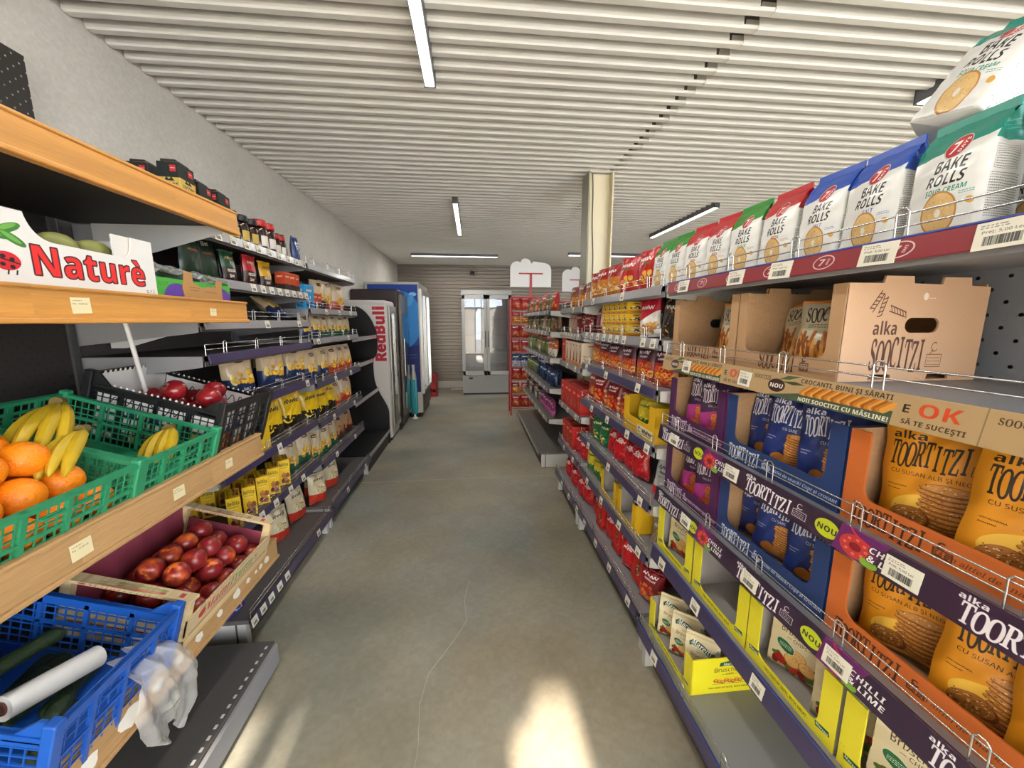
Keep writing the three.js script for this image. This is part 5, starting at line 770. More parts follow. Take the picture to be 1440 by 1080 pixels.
// green and purple tray under film
{
  const t = thing('fruit_tray', 'green cardboard tray with purple rounds under clear film', 'cardboard tray', [-1.04, 1.6755, -1.61], PI / 2), W = 0.4, H = 0.085, D = 0.3;
  const gm = mat({ color: 0x3d9a35, roughness: 0.6 }), km = mat({ color: 0xa97a4c, roughness: 0.8 });
  const tt = tex(512, 128, (c, w, h) => { R_(c, '#46a03a', 0, 0, w, h); E_(c, '#5a3a94', 130, 118, 84, 92); E_(c, '#5a3a94', 440, 118, 84, 92); lines(c, '#2e7a2a', 20, 30, 60, 2, 12, 4); });
  part('front_panel', box(-W / 2, W / 2, 0, H * 0.85, -0.004, 0), card(tt), t); part('back_panel', box(-W / 2, W / 2, 0, H, -D, -D + 0.004), gm, t); for (const x of [-W / 2, W / 2 - 0.004]) part('end_panel', box(x, x + 0.004, 0, H, -D + 0.004, -0.004), gm, t); part('bottom', box(-W / 2, W / 2, 0, 0.003, -D, 0), gm, t);
  const s = poly([[-0.09, 0], [0.12, 0], [0.12, 0.055], [0.125, 0.085], [0.09, 0.088], [0.085, 0.062], [0.0, 0.05], [-0.045, 0.066], [-0.045, 0.1], [-0.085, 0.104], [-0.09, 0.07], [-0.1, 0.04]]); const tg = plate(s, 0.003); const lt = tex(256, 128, (c, w, h) => { R_(c, '#b08450', 0, 0, w, h); scrawl(c, '#5a3a84', 160, 50, 90, 16, 5); lines(c, '#86603a', 40, 70, 60, 2, 12, 3); lines(c, '#86603a', 130, 84, 80, 1, 12, 3); });
  part('front_tab', tg, card(lt), t, [0.02, 0.002, 0.001]);
  const fg = new THREE.PlaneGeometry(W * 1.08, D * 1.05, 26, 20); fg.rotateX(-PI / 2); const p = fg.attributes.position; for (let i = 0; i < p.count; i++) { const x = p.getX(i) / W, z = p.getZ(i) / D; p.setY(i, 0.035 * Math.cos(PI * x * 0.9) * Math.cos(PI * z * 0.9) + 0.008 * Math.sin(x * 23 + z * 9) + 0.006 * Math.sin(z * 31 - x * 12) + (x < -0.2 ? 0.03 : 0) * Math.cos(PI * z)); } fg.computeVertexNormals(); part('film', fg, M.film, t, [0, H + 0.005, -D / 2]);
}
// slatted wooden crate of nectarines
const nectSpots = [];
{
  const t = tilted(thing('wooden_crate', 'slatted wooden fruit crate of nectarines with painted lettering', 'crate'), -0.985, 0.505, -1.485), W = 0.53, D = 0.38, H = 0.135, w = M.crateWood;
  const pr = tex(1024, 128, (c, W_, h) => { R_(c, '#dcc9a0', 0, 0, W_, h); for (let i = 0; i < 60; i++) R_(c, 'rgba(150,110,60,.12)', 0, rr(0, h), W_, rr(1, 3)); tx(c, 'Maini', 320, 66, 92, '#b93330', { font: 'serif', skew: -0.35 }); tx(c, 'Frutta', 610, 66, 92, '#5a8a3c', { font: 'serif', skew: -0.35 }); R_(c, '#c04a44', 250, 112, 520, 5); E_(c, '#b93330', 150, 62, 34, 30); E_(c, '#4c7a34', 160, 34, 26, 8, -0.5); tx(c, '&', 800, 66, 64, '#c07a3c', { font: 'serif' }); }), pm = card(pr);
  const slat = (n, len, y0, y1, pos, ry, m) => part(n, scaleUV(box(-len / 2, len / 2, y0, y1, -0.006, 0), 1, 1), m, t, pos, [0, ry, 0]);
  for (const [y0, y1, m] of [[0.0, 0.05, w], [0.062, 0.128, pm]]) { slat('side_slat', W, y0, y1, [0, 0, 0], 0, m); slat('side_slat', W, y0, y1, [0, 0, -D], PI, w); slat('side_slat', D, y0, y1, [W / 2, 0, -D / 2], PI / 2, m); slat('side_slat', D, y0, y1, [-W / 2, 0, -D / 2], -PI / 2, w); }
  for (const e of [-1, 1]) { part('top_rail', box(-0.019, 0.019, 0.19, 0.2, -D, 0), pm, t, [e * (W / 2 - 0.02), 0, 0]); for (const z of [0, -D + 0.03]) part('corner_block', metreUV(box(e * (W / 2 - 0.0005) - e * 0.022, e * (W / 2 - 0.0005), 0, 0.19, z - 0.032, z - 0.002), 0.2), w, t); }
  for (let k = 0; k < 4; k++) part('floor_slat', box(-W / 2, W / 2, 0, 0.005, -0.01 - k * 0.095 - 0.08, -0.01 - k * 0.095), w, t);
  const lp = mat({ color: 0x9a4052, roughness: 0.8 }), lg = new THREE.PlaneGeometry(W - 0.05, 0.13, 18, 6), q = lg.attributes.position; for (let i = 0; i < q.count; i++) { q.setZ(i, -0.02 * Math.max(0, q.getY(i)) / 0.065 + 0.004 * Math.sin(q.getX(i) * 60)); if (q.getY(i) > 0.05) q.setY(i, q.getY(i) + 0.05 * Math.cos(q.getX(i) * 5)); } lg.computeVertexNormals(); part('paper_lining', lg, lp, t, [0, 0.1, -D + 0.022]);
  const l2 = new THREE.BoxGeometry(D - 0.06, 0.1, 0.0015); l2.rotateY(PI / 2); part('paper_lining', l2, lp, t, [W / 2 - 0.0085, 0.085, -D / 2]); part('paper_lining', l2, lp, t, [-W / 2 + 0.0085, 0.085, -D / 2]);
  const nt = [0, 1, 2].map((v) => dataTex(128, (x, y) => { const a = nf(x * 2 + v * 90, y * 2 + v * 50), b = nh(x + v * 30, y * 2), m = Math.max(0, Math.min(1, (a - [0.58, 0.47, 0.38][v]) * 6)); const R = 122 + m * 108 + b * 34, G = 24 + m * 100 + b * 18, B = 32 + m * 10 + b * 10; return [cl(R), cl(G), cl(B)]; })).map((m) => phys({ map: m, roughness: 0.34, clearcoat: 0.35, clearcoatRoughness: 0.25 }));
  const ng = fruitGeo(0.041, 0.97, 0.14, 0.07), cav = new THREE.CylinderGeometry(0.006, 0.003, 0.004, 8); cav.translate(0, 0.033, 0); const cm = mat({ color: 0xc9912c });
  let n = 0;
  for (let layer = 0; layer < 3; layer++) for (let i = 0; i < 6 - layer; i++) for (let j = 0; j < [4, 3, 2][layer]; j++) {
    if (layer && rnd() < 0.14) continue; const x = -0.2125 + layer * 0.0425 + i * 0.085 + rr(-0.001, 0.001), z = -0.051 - layer * 0.043 - j * 0.086 + rr(-0.001, 0.001), y = 0.048 + layer * 0.06 + (layer ? rr(0, 0.004) : 0);
    const p = inside(t, x, y, z), o = thing('nectarine', 'red nectarine with orange patches in the slatted wooden crate', 'nectarine', p.toArray(), 0, 'nectarines in the wooden crate'); o.rotation.set(rr(-1.4, 1.4), rr(0, 6), rr(-1.4, 1.4)); part('skin', ng, nt[Math.floor(rnd() * 3)], o); part('stem_end', cav, cm, o); n++;
  }
}
// blue crate with cucumbers, roll of bags and the bag hanging over it
{
  const b = tilted(crate('plastic_crate', 'blue lattice crate with dark vegetables and a roll of bags', 0.36, 0.5, 0.225, blueP, { cell: 0.028, rows: 7, band: true, lowEnds: true }), -0.985, 0.51, -0.985);
  const cgm = mat({ color: 0x26391f, roughness: 0.5, bumpMap: plasterBump, bumpScale: 0.002 }), cg = new THREE.CapsuleGeometry(0.021, 0.14, 6, 14); cg.rotateZ(PI / 2); { const p = cg.attributes.position; for (let i = 0; i < p.count; i++) p.setY(i, p.getY(i) + 0.014 * Math.cos(p.getX(i) * 14)); cg.computeVertexNormals(); }
  for (const [x, y, z, a] of [[-0.06, 0.03, -0.1, 0.3], [0.06, 0.03, -0.16, 0.1], [-0.05, 0.03, -0.22, -0.2], [0.05, 0.03, -0.27, 0.2], [-0.04, 0.03, -0.34, 0], [0.04, 0.03, -0.41, 0.15], [0.0, 0.068, -0.13, 0.4], [0.02, 0.068, -0.23, -0.1], [-0.02, 0.068, -0.33, 0.3], [0.02, 0.068, -0.40, 0.1], [-0.05, 0.1, -0.2, 0.2], [0.06, 0.1, -0.3, -0.3], [-0.04, 0.106, -0.38, 0.1], [0.05, 0.1, -0.44, 0.3], [-0.06, 0.07, -0.45, 0.1]]) { const w = inside(b, x, y, z), o = thing('cucumber', 'dark green cucumber in the blue crate', 'cucumber', w.toArray(), PI / 2 + a, 'cucumbers in the blue crate'); part('skin', cg, cgm, o); const e = new THREE.SphereGeometry(0.006, 8, 6); e.translate(0.091, -0.003, 0); part('stem_end', e, mat({ color: 0x6a7a3c }), o); }
  const w = V(-1.085, 0.69, -0.965), r = thing('bag_roll', 'roll of clear plastic bags lying in the blue crate', 'roll', w.toArray()); r.rotation.set(-0.22, -0.2, 0);
  const rg = new THREE.CylinderGeometry(0.029, 0.029, 0.19, 24, 1); rg.rotateX(PI / 2); part('film_roll', rg, phys({ color: 0xe6e5e2, roughness: 0.35, clearcoat: 0.3 }), r); const cg2_ = new THREE.TorusGeometry(0.012, 0.004, 8, 18); part('core', cg2_, mat({ color: 0x6a3f30 }), r, [0, 0, 0.0955]); const cc = new THREE.CylinderGeometry(0.011, 0.011, 0.002, 16); cc.rotateX(PI / 2); part('core_hole', cc, mat({ color: 0x4a2c24 }), r, [0, 0, 0.0955]);
  // hanging bag: crumpled sheet folded over the crate rim
  const hb = thing('plastic_bag', 'crumpled clear plastic bag hanging over the front of the blue crate', 'plastic bag', [-0.945, 0.48, -1.05]);
  const g = new THREE.PlaneGeometry(0.19, 0.34, 34, 44), p = g.attributes.position;
  for (let i = 0; i < p.count; i++) { const u = p.getX(i) / 0.19, v = p.getY(i) / 0.34 + 0.5, sp = 0.55 + 0.7 * Math.sin(PI * Math.min(1, (1 - v) * 0.9 + 0.04)) - (v < 0.2 ? (0.2 - v) * 1.6 : 0); const cr = 0.013 * Math.sin(u * 16 + v * 3) * (0.4 + v) + 0.006 * Math.abs(Math.sin(v * 14 - u * 9)) + 0.004 * Math.sin(u * 41 + v * 11); const top = v > 0.86 ? (v - 0.86) * -0.5 : 0; p.setXYZ(i, 0.02 + cr + top + 0.022 * Math.sin(PI * v), v * 0.29 - 0.09 + (v < 0.3 ? 0.03 * Math.sin(u * 8 + 1) : 0), -u * 0.17 * sp - (1 - v) * 0.02); }
  g.computeVertexNormals(); part('bag_sheet', g, phys({ color: 0xf6f6f4, transmission: 0.75, thickness: 0, roughness: 0.3, ior: 1.45 }), hb);
}

// ---------- coffee and crisps on the left wall shelving ----------
{
  const jt = tex(256, 320, (c, w, h) => { R_(c, '#101a14', 0, 0, w, h * 0.3); R_(c, '#c9a94e', 0, h * 0.3, w, h * 0.7); tx(c, 'JACOBS', 128, 150, 56, '#1c241a', { sx: 1.0 }); Pg(c, '#1c241a', [[70, 118], [100, 92], [128, 110], [156, 92], [190, 118]]); lines(c, '#7a5f24', 40, 268, 180, 2, 16, 5); R_(c, '#c8262a', 150, 20, 70, 40); lines(c, '#f0dede', 158, 38, 54, 1, 6, 4); });
  const g = new RoundedBoxGeometry(0.105, 0.19, 0.075, 2, 0.004); g.translate(0, 0.095, 0); const jm = card(jt);
  const vac = (z, x, y, l) => { const o = thing('coffee_pack', l, 'coffee', [x, y, z], PI / 2 + 0.12, 'black and gold coffee packs'); part('pack_body', g, jm, o); const f = new THREE.BoxGeometry(0.09, 0.012, 0.05); f.translate(0, 0.194, 0); part('folded_top', f, M.black, o); };
  vac(-1.775, -1.17, 2.0205, 'black and gold coffee pack at the end of the wooden top shelf'); vac(-1.79, -1.29, 2.0205, 'black and gold coffee pack set back on the wooden top shelf'); vac(-1.93, -1.2, 2.0005, 'black and gold coffee pack between the wooden shelf and the jars'); vac(-2.06, -1.2, 2.0005, 'black and gold coffee pack beside the black-lidded jars');
  const glassy = phys({ color: 0x2a150c, roughness: 0.12, clearcoat: 0.6 });
  const jar = (z, x, cap, lab, words, grp, s = 1) => { const o = thing('coffee_jar', words, 'coffee jar', [x, 2.0005, z], PI / 2, grp); part('jar_body', lathe([[0, 0], [0.034 * s, 0.001], [0.037 * s, 0.01], [0.037 * s, 0.09 * s], [0.033 * s, 0.108 * s], [0.028 * s, 0.115 * s], [0, 0.116 * s]], 20), glassy, o); part('lid', lathe([[0, 0.114 * s], [0.034 * s, 0.114 * s], [0.036 * s, 0.12 * s], [0.036 * s, 0.142 * s], [0.032 * s, 0.148 * s], [0, 0.149 * s]], 20), cap, o); const l = new THREE.CylinderGeometry(0.0376 * s, 0.0376 * s, 0.05 * s, 20, 1, true, -0.9, 1.8); l.translate(0, 0.045 * s, 0); part('paper_label', l, lab, o); };
  const gold = mat({ color: 0xc2a44c, roughness: 0.4 }), labR = mat({ color: 0xd8cfc4, roughness: 0.6 });
  for (const z of [-2.17, -2.26, -2.35]) jar(z, -1.21, M.black, gold, 'coffee jar with a black lid and gold label', 'black-lidded coffee jars');
  for (const z of [-2.43, -2.52]) jar(z, -1.205, M.red, labR, 'coffee jar with a red lid', 'red-lidded coffee jars', 1.12); for (const z of [-2.60, -2.67]) jar(z, -1.205, M.red, labR, 'short coffee jar with a red lid next to coffee bags', 'short red-lidded coffee jars', 0.85);
  const Lb = (k) => k + ' on the shelf of coffee sachets';
  row('coffee_bag_brown', 2, 'L', -1.36, 2.0, -2.62, -2.74, 'brown coffee bag behind the red-lidded jars', 'brown coffee bags', {});
  row('coffee_bag_green', 2, 'L', -1.22, 2.0, -2.745, -2.82, 'green coffee bag on the top shelf', 'green coffee bags', { jt: 0.05 });
  put('coffee_bag_blue', 'navy coffee bag at the end of the coffee row', null, -1.23, 2.0, -2.945, PI / 2, -0.03);
  row('sachet_green', 2, 'L', -1.24, 1.79, -1.90, -2.02, 'dark green bag of coffee sticks behind the film tray', 'dark green coffee stick bags', { jt: 0.05 });
  row('sachet_forest', 2, 'L', -1.22, 1.79, -2.14, -2.22, 'green coffee mix bag beside the red one', 'green coffee mix bags', { jt: 0.05 });
  row('sachet_red', 2, 'L', -1.22, 1.79, -2.32, -2.41, 'red coffee mix bag between green and yellow ones', 'red coffee mix bags', { jt: 0.05 });
  row('sachet_yellow', 2, 'L', -1.22, 1.79, -2.50, -2.59, 'yellow coffee mix bag', 'yellow coffee mix bags', { jt: 0.05 });
  row('tea_box_orange', 3, 'L', -1.21, 1.79, -2.67, -2.82, 'small orange and brown box by the yellow coffee mix', 'small orange boxes', { lean: 0, roll: 0 });
  put('cocoa_blue', 'bright blue cocoa box on the upper crisp shelf', null, -1.21, 1.69, -2.985, PI / 2 - 0.1); row('tea_box_orange', 2, 'L', -1.21, 1.69, -3.10, -3.18, 'small orange and brown box beside the bright blue box', 'small boxes beside the blue box', { lean: 0, roll: 0 });
  const P = (k, n, y, a, b, l, g2, o) => row(k, n, 'L', o?.x ?? -1.24, y + (o?.lift ?? 0), a, b, l, g2, { turn: 0.25, jt: 0.12, lean: -0.08, ...o });
  P('chips_salt', 1, 1.69, -3.30, -3.30, 'beige crisp bag with a blue foot beside small boxes', null); P('chips_paprika', 4, 1.69, -3.45, -3.93, 'beige crisp bag with a red foot on the upper shelf', 'beige and red crisp bags, upper');
  P('chips_salt', 2, 1.6, -2.62, -2.78, 'beige crisp bag lying behind the wire rail under the sachets', 'beige bags under the sachets', { lean: -0.9, x: -1.2, lift: 0.025, scale: 0.85 });
  P('chips_salt', 2, 1.47, -3.02, -3.2, 'beige and blue crisp bag next to the green-footed ones', 'beige and blue crisp bags, upper', { scale: 0.78 }); P('chips_herb', 4, 1.47, -3.4, -3.92, 'beige crisp bag with a green foot under the red-footed ones', 'beige and green crisp bags, upper', { scale: 0.78 });
  P('chips_salt', 5, 1.195, -2.16, -2.78, 'beige and blue salted crisp bag on its own half of the shelf', 'beige and blue crisp bags, middle', { turn: 0.5 });
  P('chips_salt', 2, 1.145, -3.05, -3.28, 'beige and blue crisp bag beside the red-footed ones', 'beige and blue crisp bags by red'); P('chips_paprika', 3, 1.145, -3.5, -3.9, 'beige crisp bag with a red foot on the middle shelf', 'beige and red crisp bags, middle');
  P('puffs_yellow', 4, 0.885, -2.42, -2.8, 'yellow and black puff bag behind the yellow carton', 'yellow and black puff bags', { turn: 0.4 }); P('puffs_yellow', 3, 0.845, -3.0, -3.34, 'yellow and black puff bag next to beige crisp bags', 'yellow and black bags by beige', { turn: 0.3 }); P('chips_paprika', 4, 0.845, -3.5, -3.94, 'beige crisp bag with a red foot beside yellow and black bags', 'beige and red crisp bags, lower');
  P('chips_herb', 3, 0.585, -2.6, -2.82, 'beige and green crisp bag beside the biscuit boxes', 'beige and green crisp bags by biscuits', { turn: 0.3 }); P('chips_herb', 3, 0.525, -3.0, -3.36, 'beige and green crisp bag on the lower shelf', 'beige and green crisp bags, lower', { turn: 0.3 }); P('chips_brown', 2, 0.525, -3.56, -3.78, 'beige and dark brown crisp bag', 'beige and brown crisp bags');
  P('popcorn', 3, 0.16, -2.5, -2.78, 'cream and red popcorn bag under the biscuit boxes', 'popcorn bags under biscuits', { x: -1.3, turn: 0.4 }); P('popcorn', 4, 0.185, -2.99, -3.45, 'cream and red popcorn bag on the base shelf', 'popcorn bags on the base shelf', { turn: 0.4 });
  row('belvita', 5, 'L', -1.22, 0.585, -1.95, -2.47, 'yellow breakfast biscuit box in the front rank, above the base shelf', 'yellow breakfast biscuit boxes', { turn: -0.55, jt: 0.05, lean: 0, roll: 0 });
  row('belvita', 5, 'L', -1.42, 0.585, -1.95, -2.47, 'yellow breakfast biscuit box in the rear rank', 'biscuit boxes in the rear rank', { turn: -0.5, jt: 0.05, lean: 0, roll: 0 });
  const yc = place(displayBox({ w: 0.3, h: 0.17, d: 0.3, lip: 0.11, side: 0.04, front: mat({ color: 0xe0b80e, roughness: 0.6 }), end: mat({ color: 0xe0b80e, roughness: 0.6 }), inside: boxMat.greyIn, label: 'yellow carton of snack packs on the shelf behind the black crate' }), -1.175, 0.885, -2.12, 'L');
  row('lime_candy', 3, 'L', -1.26, 0.891, -2.05, -2.19, 'yellow snack pack in the yellow carton', 'packs in the yellow carton', {});
  row('blue_candy', 2, 'L', -1.2, 0.16, -1.84, -1.96, 'small blue sweet bag on the base shelf by the wooden shelf', 'blue sweet bags by the wooden shelf', { lean: -0.5 });
}
// black wall display with a waved side panel
{
  const t = thing('display_stand', 'black display stand with a waved side, left of the white cooler', 'display stand', [-1.35, 0, -4.58]);
  const s = new THREE.Shape(); s.moveTo(-1.7, 0); s.lineTo(-1.12, 0); s.lineTo(-1.12, 0.42); s.bezierCurveTo(-1.13, 0.55, -1.28, 0.7, -1.285, 0.9); s.bezierCurveTo(-1.29, 1.0, -1.29, 1.12, -1.27, 1.14); s.bezierCurveTo(-1.225, 1.18, -1.225, 1.24, -1.22, 1.3); s.bezierCurveTo(-1.2, 1.5, -1.3, 1.76, -1.47, 1.79); s.lineTo(-1.7, 1.79); s.lineTo(-1.7, 0);
  for (const z of [-5.09, -4.09]) { const g = plate(s, 0.02); g.translate(0, 0, z); if (z < -5) wpart('side_panel', g, M.black, t); }
  wpart('back_panel', box(-1.69, -1.68, 0.1, 1.82, -4.08, -5.07), M.black, t); wpart('base', box(-1.68, -1.14, 0.0, 0.16, -4.08, -5.07), M.black, t);
  for (const [y, x] of [[1.42, -1.23], [1.12, -1.28], [0.74, -1.24], [0.18, -1.125]]) { const sh = wpart('shelf', box(-1.68, x, y - 0.02, y, -4.08, -5.068), M.black, t); wpart('price_strip', box(x, x + 0.006, y - 0.03, y + 0.014, -4.08, -5.068), M.greyStrip, sh); }
}
// coolers along the left wall
{
  const rb = tex(512, 1024, (c, w, h) => { R_(c, '#dcd8d4', 0, 0, w, h); tx(c, 'Red', 440, 330, 158, '#c01f35', { rot: -PI / 2, sx: 0.74, stroke: '#c01f35', lw: 9 }); tx(c, 'Bull', 440, 118, 158, '#c01f35', { rot: -PI / 2, sx: 0.74, stroke: '#c01f35', lw: 9 }); c.strokeStyle = '#9a9a9a'; c.lineWidth = 3; c.beginPath(); c.arc(400, 26, 7, 0, 7); c.stroke(); });
  const t = thing('drinks_cooler', 'white and silver drinks cooler with red upright lettering on its side', 'cooler', [-1.38, 0, -5.4]);
  const g = new RoundedBoxGeometry(0.6, 1.84, 0.5, 4, 0.04); g.translate(-1.4, 0.95, -5.4); wpart('cabinet', g, mat({ color: 0xcfccc8, roughness: 0.35 }), t);
  const sp = new THREE.PlaneGeometry(0.6, 1.72); sp.translate(-1.415, 0.95, -5.1485); wpart('side_print', sp, card(rb), t);
  const dr = wpart('door', rbox(-1.10, -1.07, 0.14, 1.8, -5.19, -5.63, 0.01), M.steel, t); wpart('door_glass', rbox(-1.068, -1.062, 0.22, 1.7, -5.23, -5.6, 0.002), phys({ color: 0x17181c, roughness: 0.06, clearcoat: 1 }), dr); wpart('handle', rod(V(-1.045, 0.8, -5.22), V(-1.045, 1.3, -5.22), 0.01, 8), M.chrome, dr);
  wpart('plinth', box(-1.7, -1.12, 0.0, 0.06, -5.17, -5.63), M.black, t);
  const t2 = thing('drinks_cooler', 'dark maroon drinks cooler behind the white one', 'cooler', [-1.36, 0, -5.98]);
  wpart('cabinet', rbox(-1.7, -1.06, 0.05, 2.05, -5.70, -6.3, 0.02), mat({ color: 0x2a1a1c, roughness: 0.4 }), t2); const d2 = wpart('door', rbox(-1.06, -1.02, 0.2, 1.98, -5.72, -6.28, 0.008), mat({ color: 0x5f5b52, roughness: 0.35, metalness: 0.4 }), t2); wpart('door_glass', box(-1.02, -1.016, 0.3, 1.7, -5.78, -6.22), phys({ color: 0x20211f, roughness: 0.05, clearcoat: 1 }), d2); wpart('handle', rod(V(-1.0, 0.8, -5.76), V(-1.0, 1.35, -5.76), 0.01, 8), M.chrome, d2); wpart('plinth', box(-1.68, -1.1, 0, 0.05, -5.72, -6.28), M.black, t2);
  const bt = tex(512, 1024, (c, w, h) => { R_(c, '#1b3f92', 0, 0, w, h); E_(c, '#2f86cf', 330, 330, 220, 270); E_(c, '#1d55ad', 250, 330, 130, 170); c.strokeStyle = '#eef2f6'; c.lineWidth = 16; c.beginPath(); c.arc(300, 330, 96, -1.3, 1.3); c.stroke(); E_(c, '#7fb8e8', 460, 90, 40, 18); E_(c, '#4f9ad8', 430, 150, 30, 60, 0.5); Pg(c, '#14246a', [[0, 600], [200, 560], [330, 600], [512, 560], [512, 1024], [0, 1024]]); E_(c, '#a9bf3c', 330, 820, 44, 90, 0.2); E_(c, '#d9cf6a', 430, 880, 26, 44, 0.6); lines(c, '#5d7fc8', 300, 660, 180, 2, 30, 4); });
  const t3 = thing('drinks_cooler', 'tall blue drinks cooler with a lit glass door', 'cooler', [-1.25, 0, -6.95]);
  wpart('cabinet', join([box(-1.7, -0.86, 0.08, 0.4, -6.45, -7.6), box(-1.7, -0.86, 2.1, 2.22, -6.45, -7.6), box(-1.7, -1.66, 0.4, 2.1, -6.45, -7.6), box(-1.66, -0.86, 0.4, 2.1, -6.45, -6.49), box(-1.66, -0.86, 0.4, 2.1, -7.56, -7.6)]), mat({ color: 0xb6b3aa, roughness: 0.4 }), t3);
  const bp = new THREE.PlaneGeometry(0.78, 1.75); bp.translate(-1.27, 1.31, -6.448); wpart('side_print', bp, card(bt), t3);
  const d3 = wpart('door_frame', join([box(-0.86, -0.82, 0.4, 0.46, -6.47, -7.58), box(-0.86, -0.82, 2.04, 2.12, -6.47, -7.58), ...[-6.5, -7.02, -7.55].map((z) => box(-0.86, -0.82, 0.46, 2.04, z - 0.03, z + 0.03))]), M.steel, t3); for (const z of [-6.76, -7.285]) wpart('pane', box(-0.845, -0.841, 0.46, 2.04, z - 0.232, z + 0.232), M.glass, d3);
  const tube = wpart('interior_light', box(-0.885, -0.872, 0.5, 2.0, -7.035, -7.005), mat({ color: 0xffffff, emissive: 0xe8f4ff, emissiveIntensity: 0.9 }), t3); const il = new THREE.RectAreaLight(new THREE.Color(0.9, 0.97, 1), 2.2, 0.5, 1.5); il.position.set(-0.89 + 1.25, 1.25, -7.02 + 6.95); il.lookAt(-3 + 0, 1.25, -7.02); t3.add(il);
  const bm = [0x9fc7b8, 0xcfd8d8, 0x7aa0c4, 0xb9c9a0].map((c) => phys({ color: c, roughness: 0.2, clearcoat: 0.5 })), bg = lathe([[0, 0], [0.03, 0.001], [0.032, 0.01], [0.032, 0.15], [0.014, 0.2], [0.013, 0.23], [0, 0.231]], 10);
  for (const [k, y] of [[0, 0.5], [1, 0.88], [2, 1.26], [3, 1.64]]) { wpart('wire_shelf', box(-1.64, -0.9, y - 0.012, y, -6.5, -7.55), M.white, t3); for (let i = 0; i < 9; i++) { const o = thing('drink_bottle', 'pale plastic drink bottle behind the lit cooler door', 'bottle', [-0.96, y + 0.0005, -6.58 - i * 0.11], 0, 'bottles in the blue cooler'); part('bottle_body', bg, bm[(i + k) % 4], o); } }
  wpart('grille', box(-0.855, -0.85, 0.1, 0.38, -6.5, -7.55), M.darkGrey, t3); wpart('plinth', box(-1.68, -0.9, 0, 0.08, -6.48, -7.58), M.black, t3);
  // teal bundle standing before the coolers
  const u = thing('folded_parasol', 'folded teal parasol wrapped in clear film, standing by the coolers', 'parasol', [-0.985, 0, -6.38]);
  const fold = []; for (let k = 0; k < 3; k++) { const q = lathe([[0, 0.08], [0.02, 0.08], [0.028, 0.16], [0.024, 0.5], [0.014, 0.68], [0, 0.7]], 10); q.translate(-0.03 + k * 0.03, 0, k % 2 ? 0.015 : 0); fold.push(q); } part('canopy', join(fold), phys({ color: 0x1e9aa8, roughness: 0.3, clearcoat: 0.5 }), u); part('film_wrap', lathe([[0.05, 0.66], [0.04, 0.74], [0.025, 0.82], [0.03, 0.9]], 16), M.film, u); part('foot', lathe([[0, 0], [0.05, 0], [0.052, 0.01], [0.02, 0.03], [0.015, 0.08], [0, 0.08]], 16), M.white, u);
}
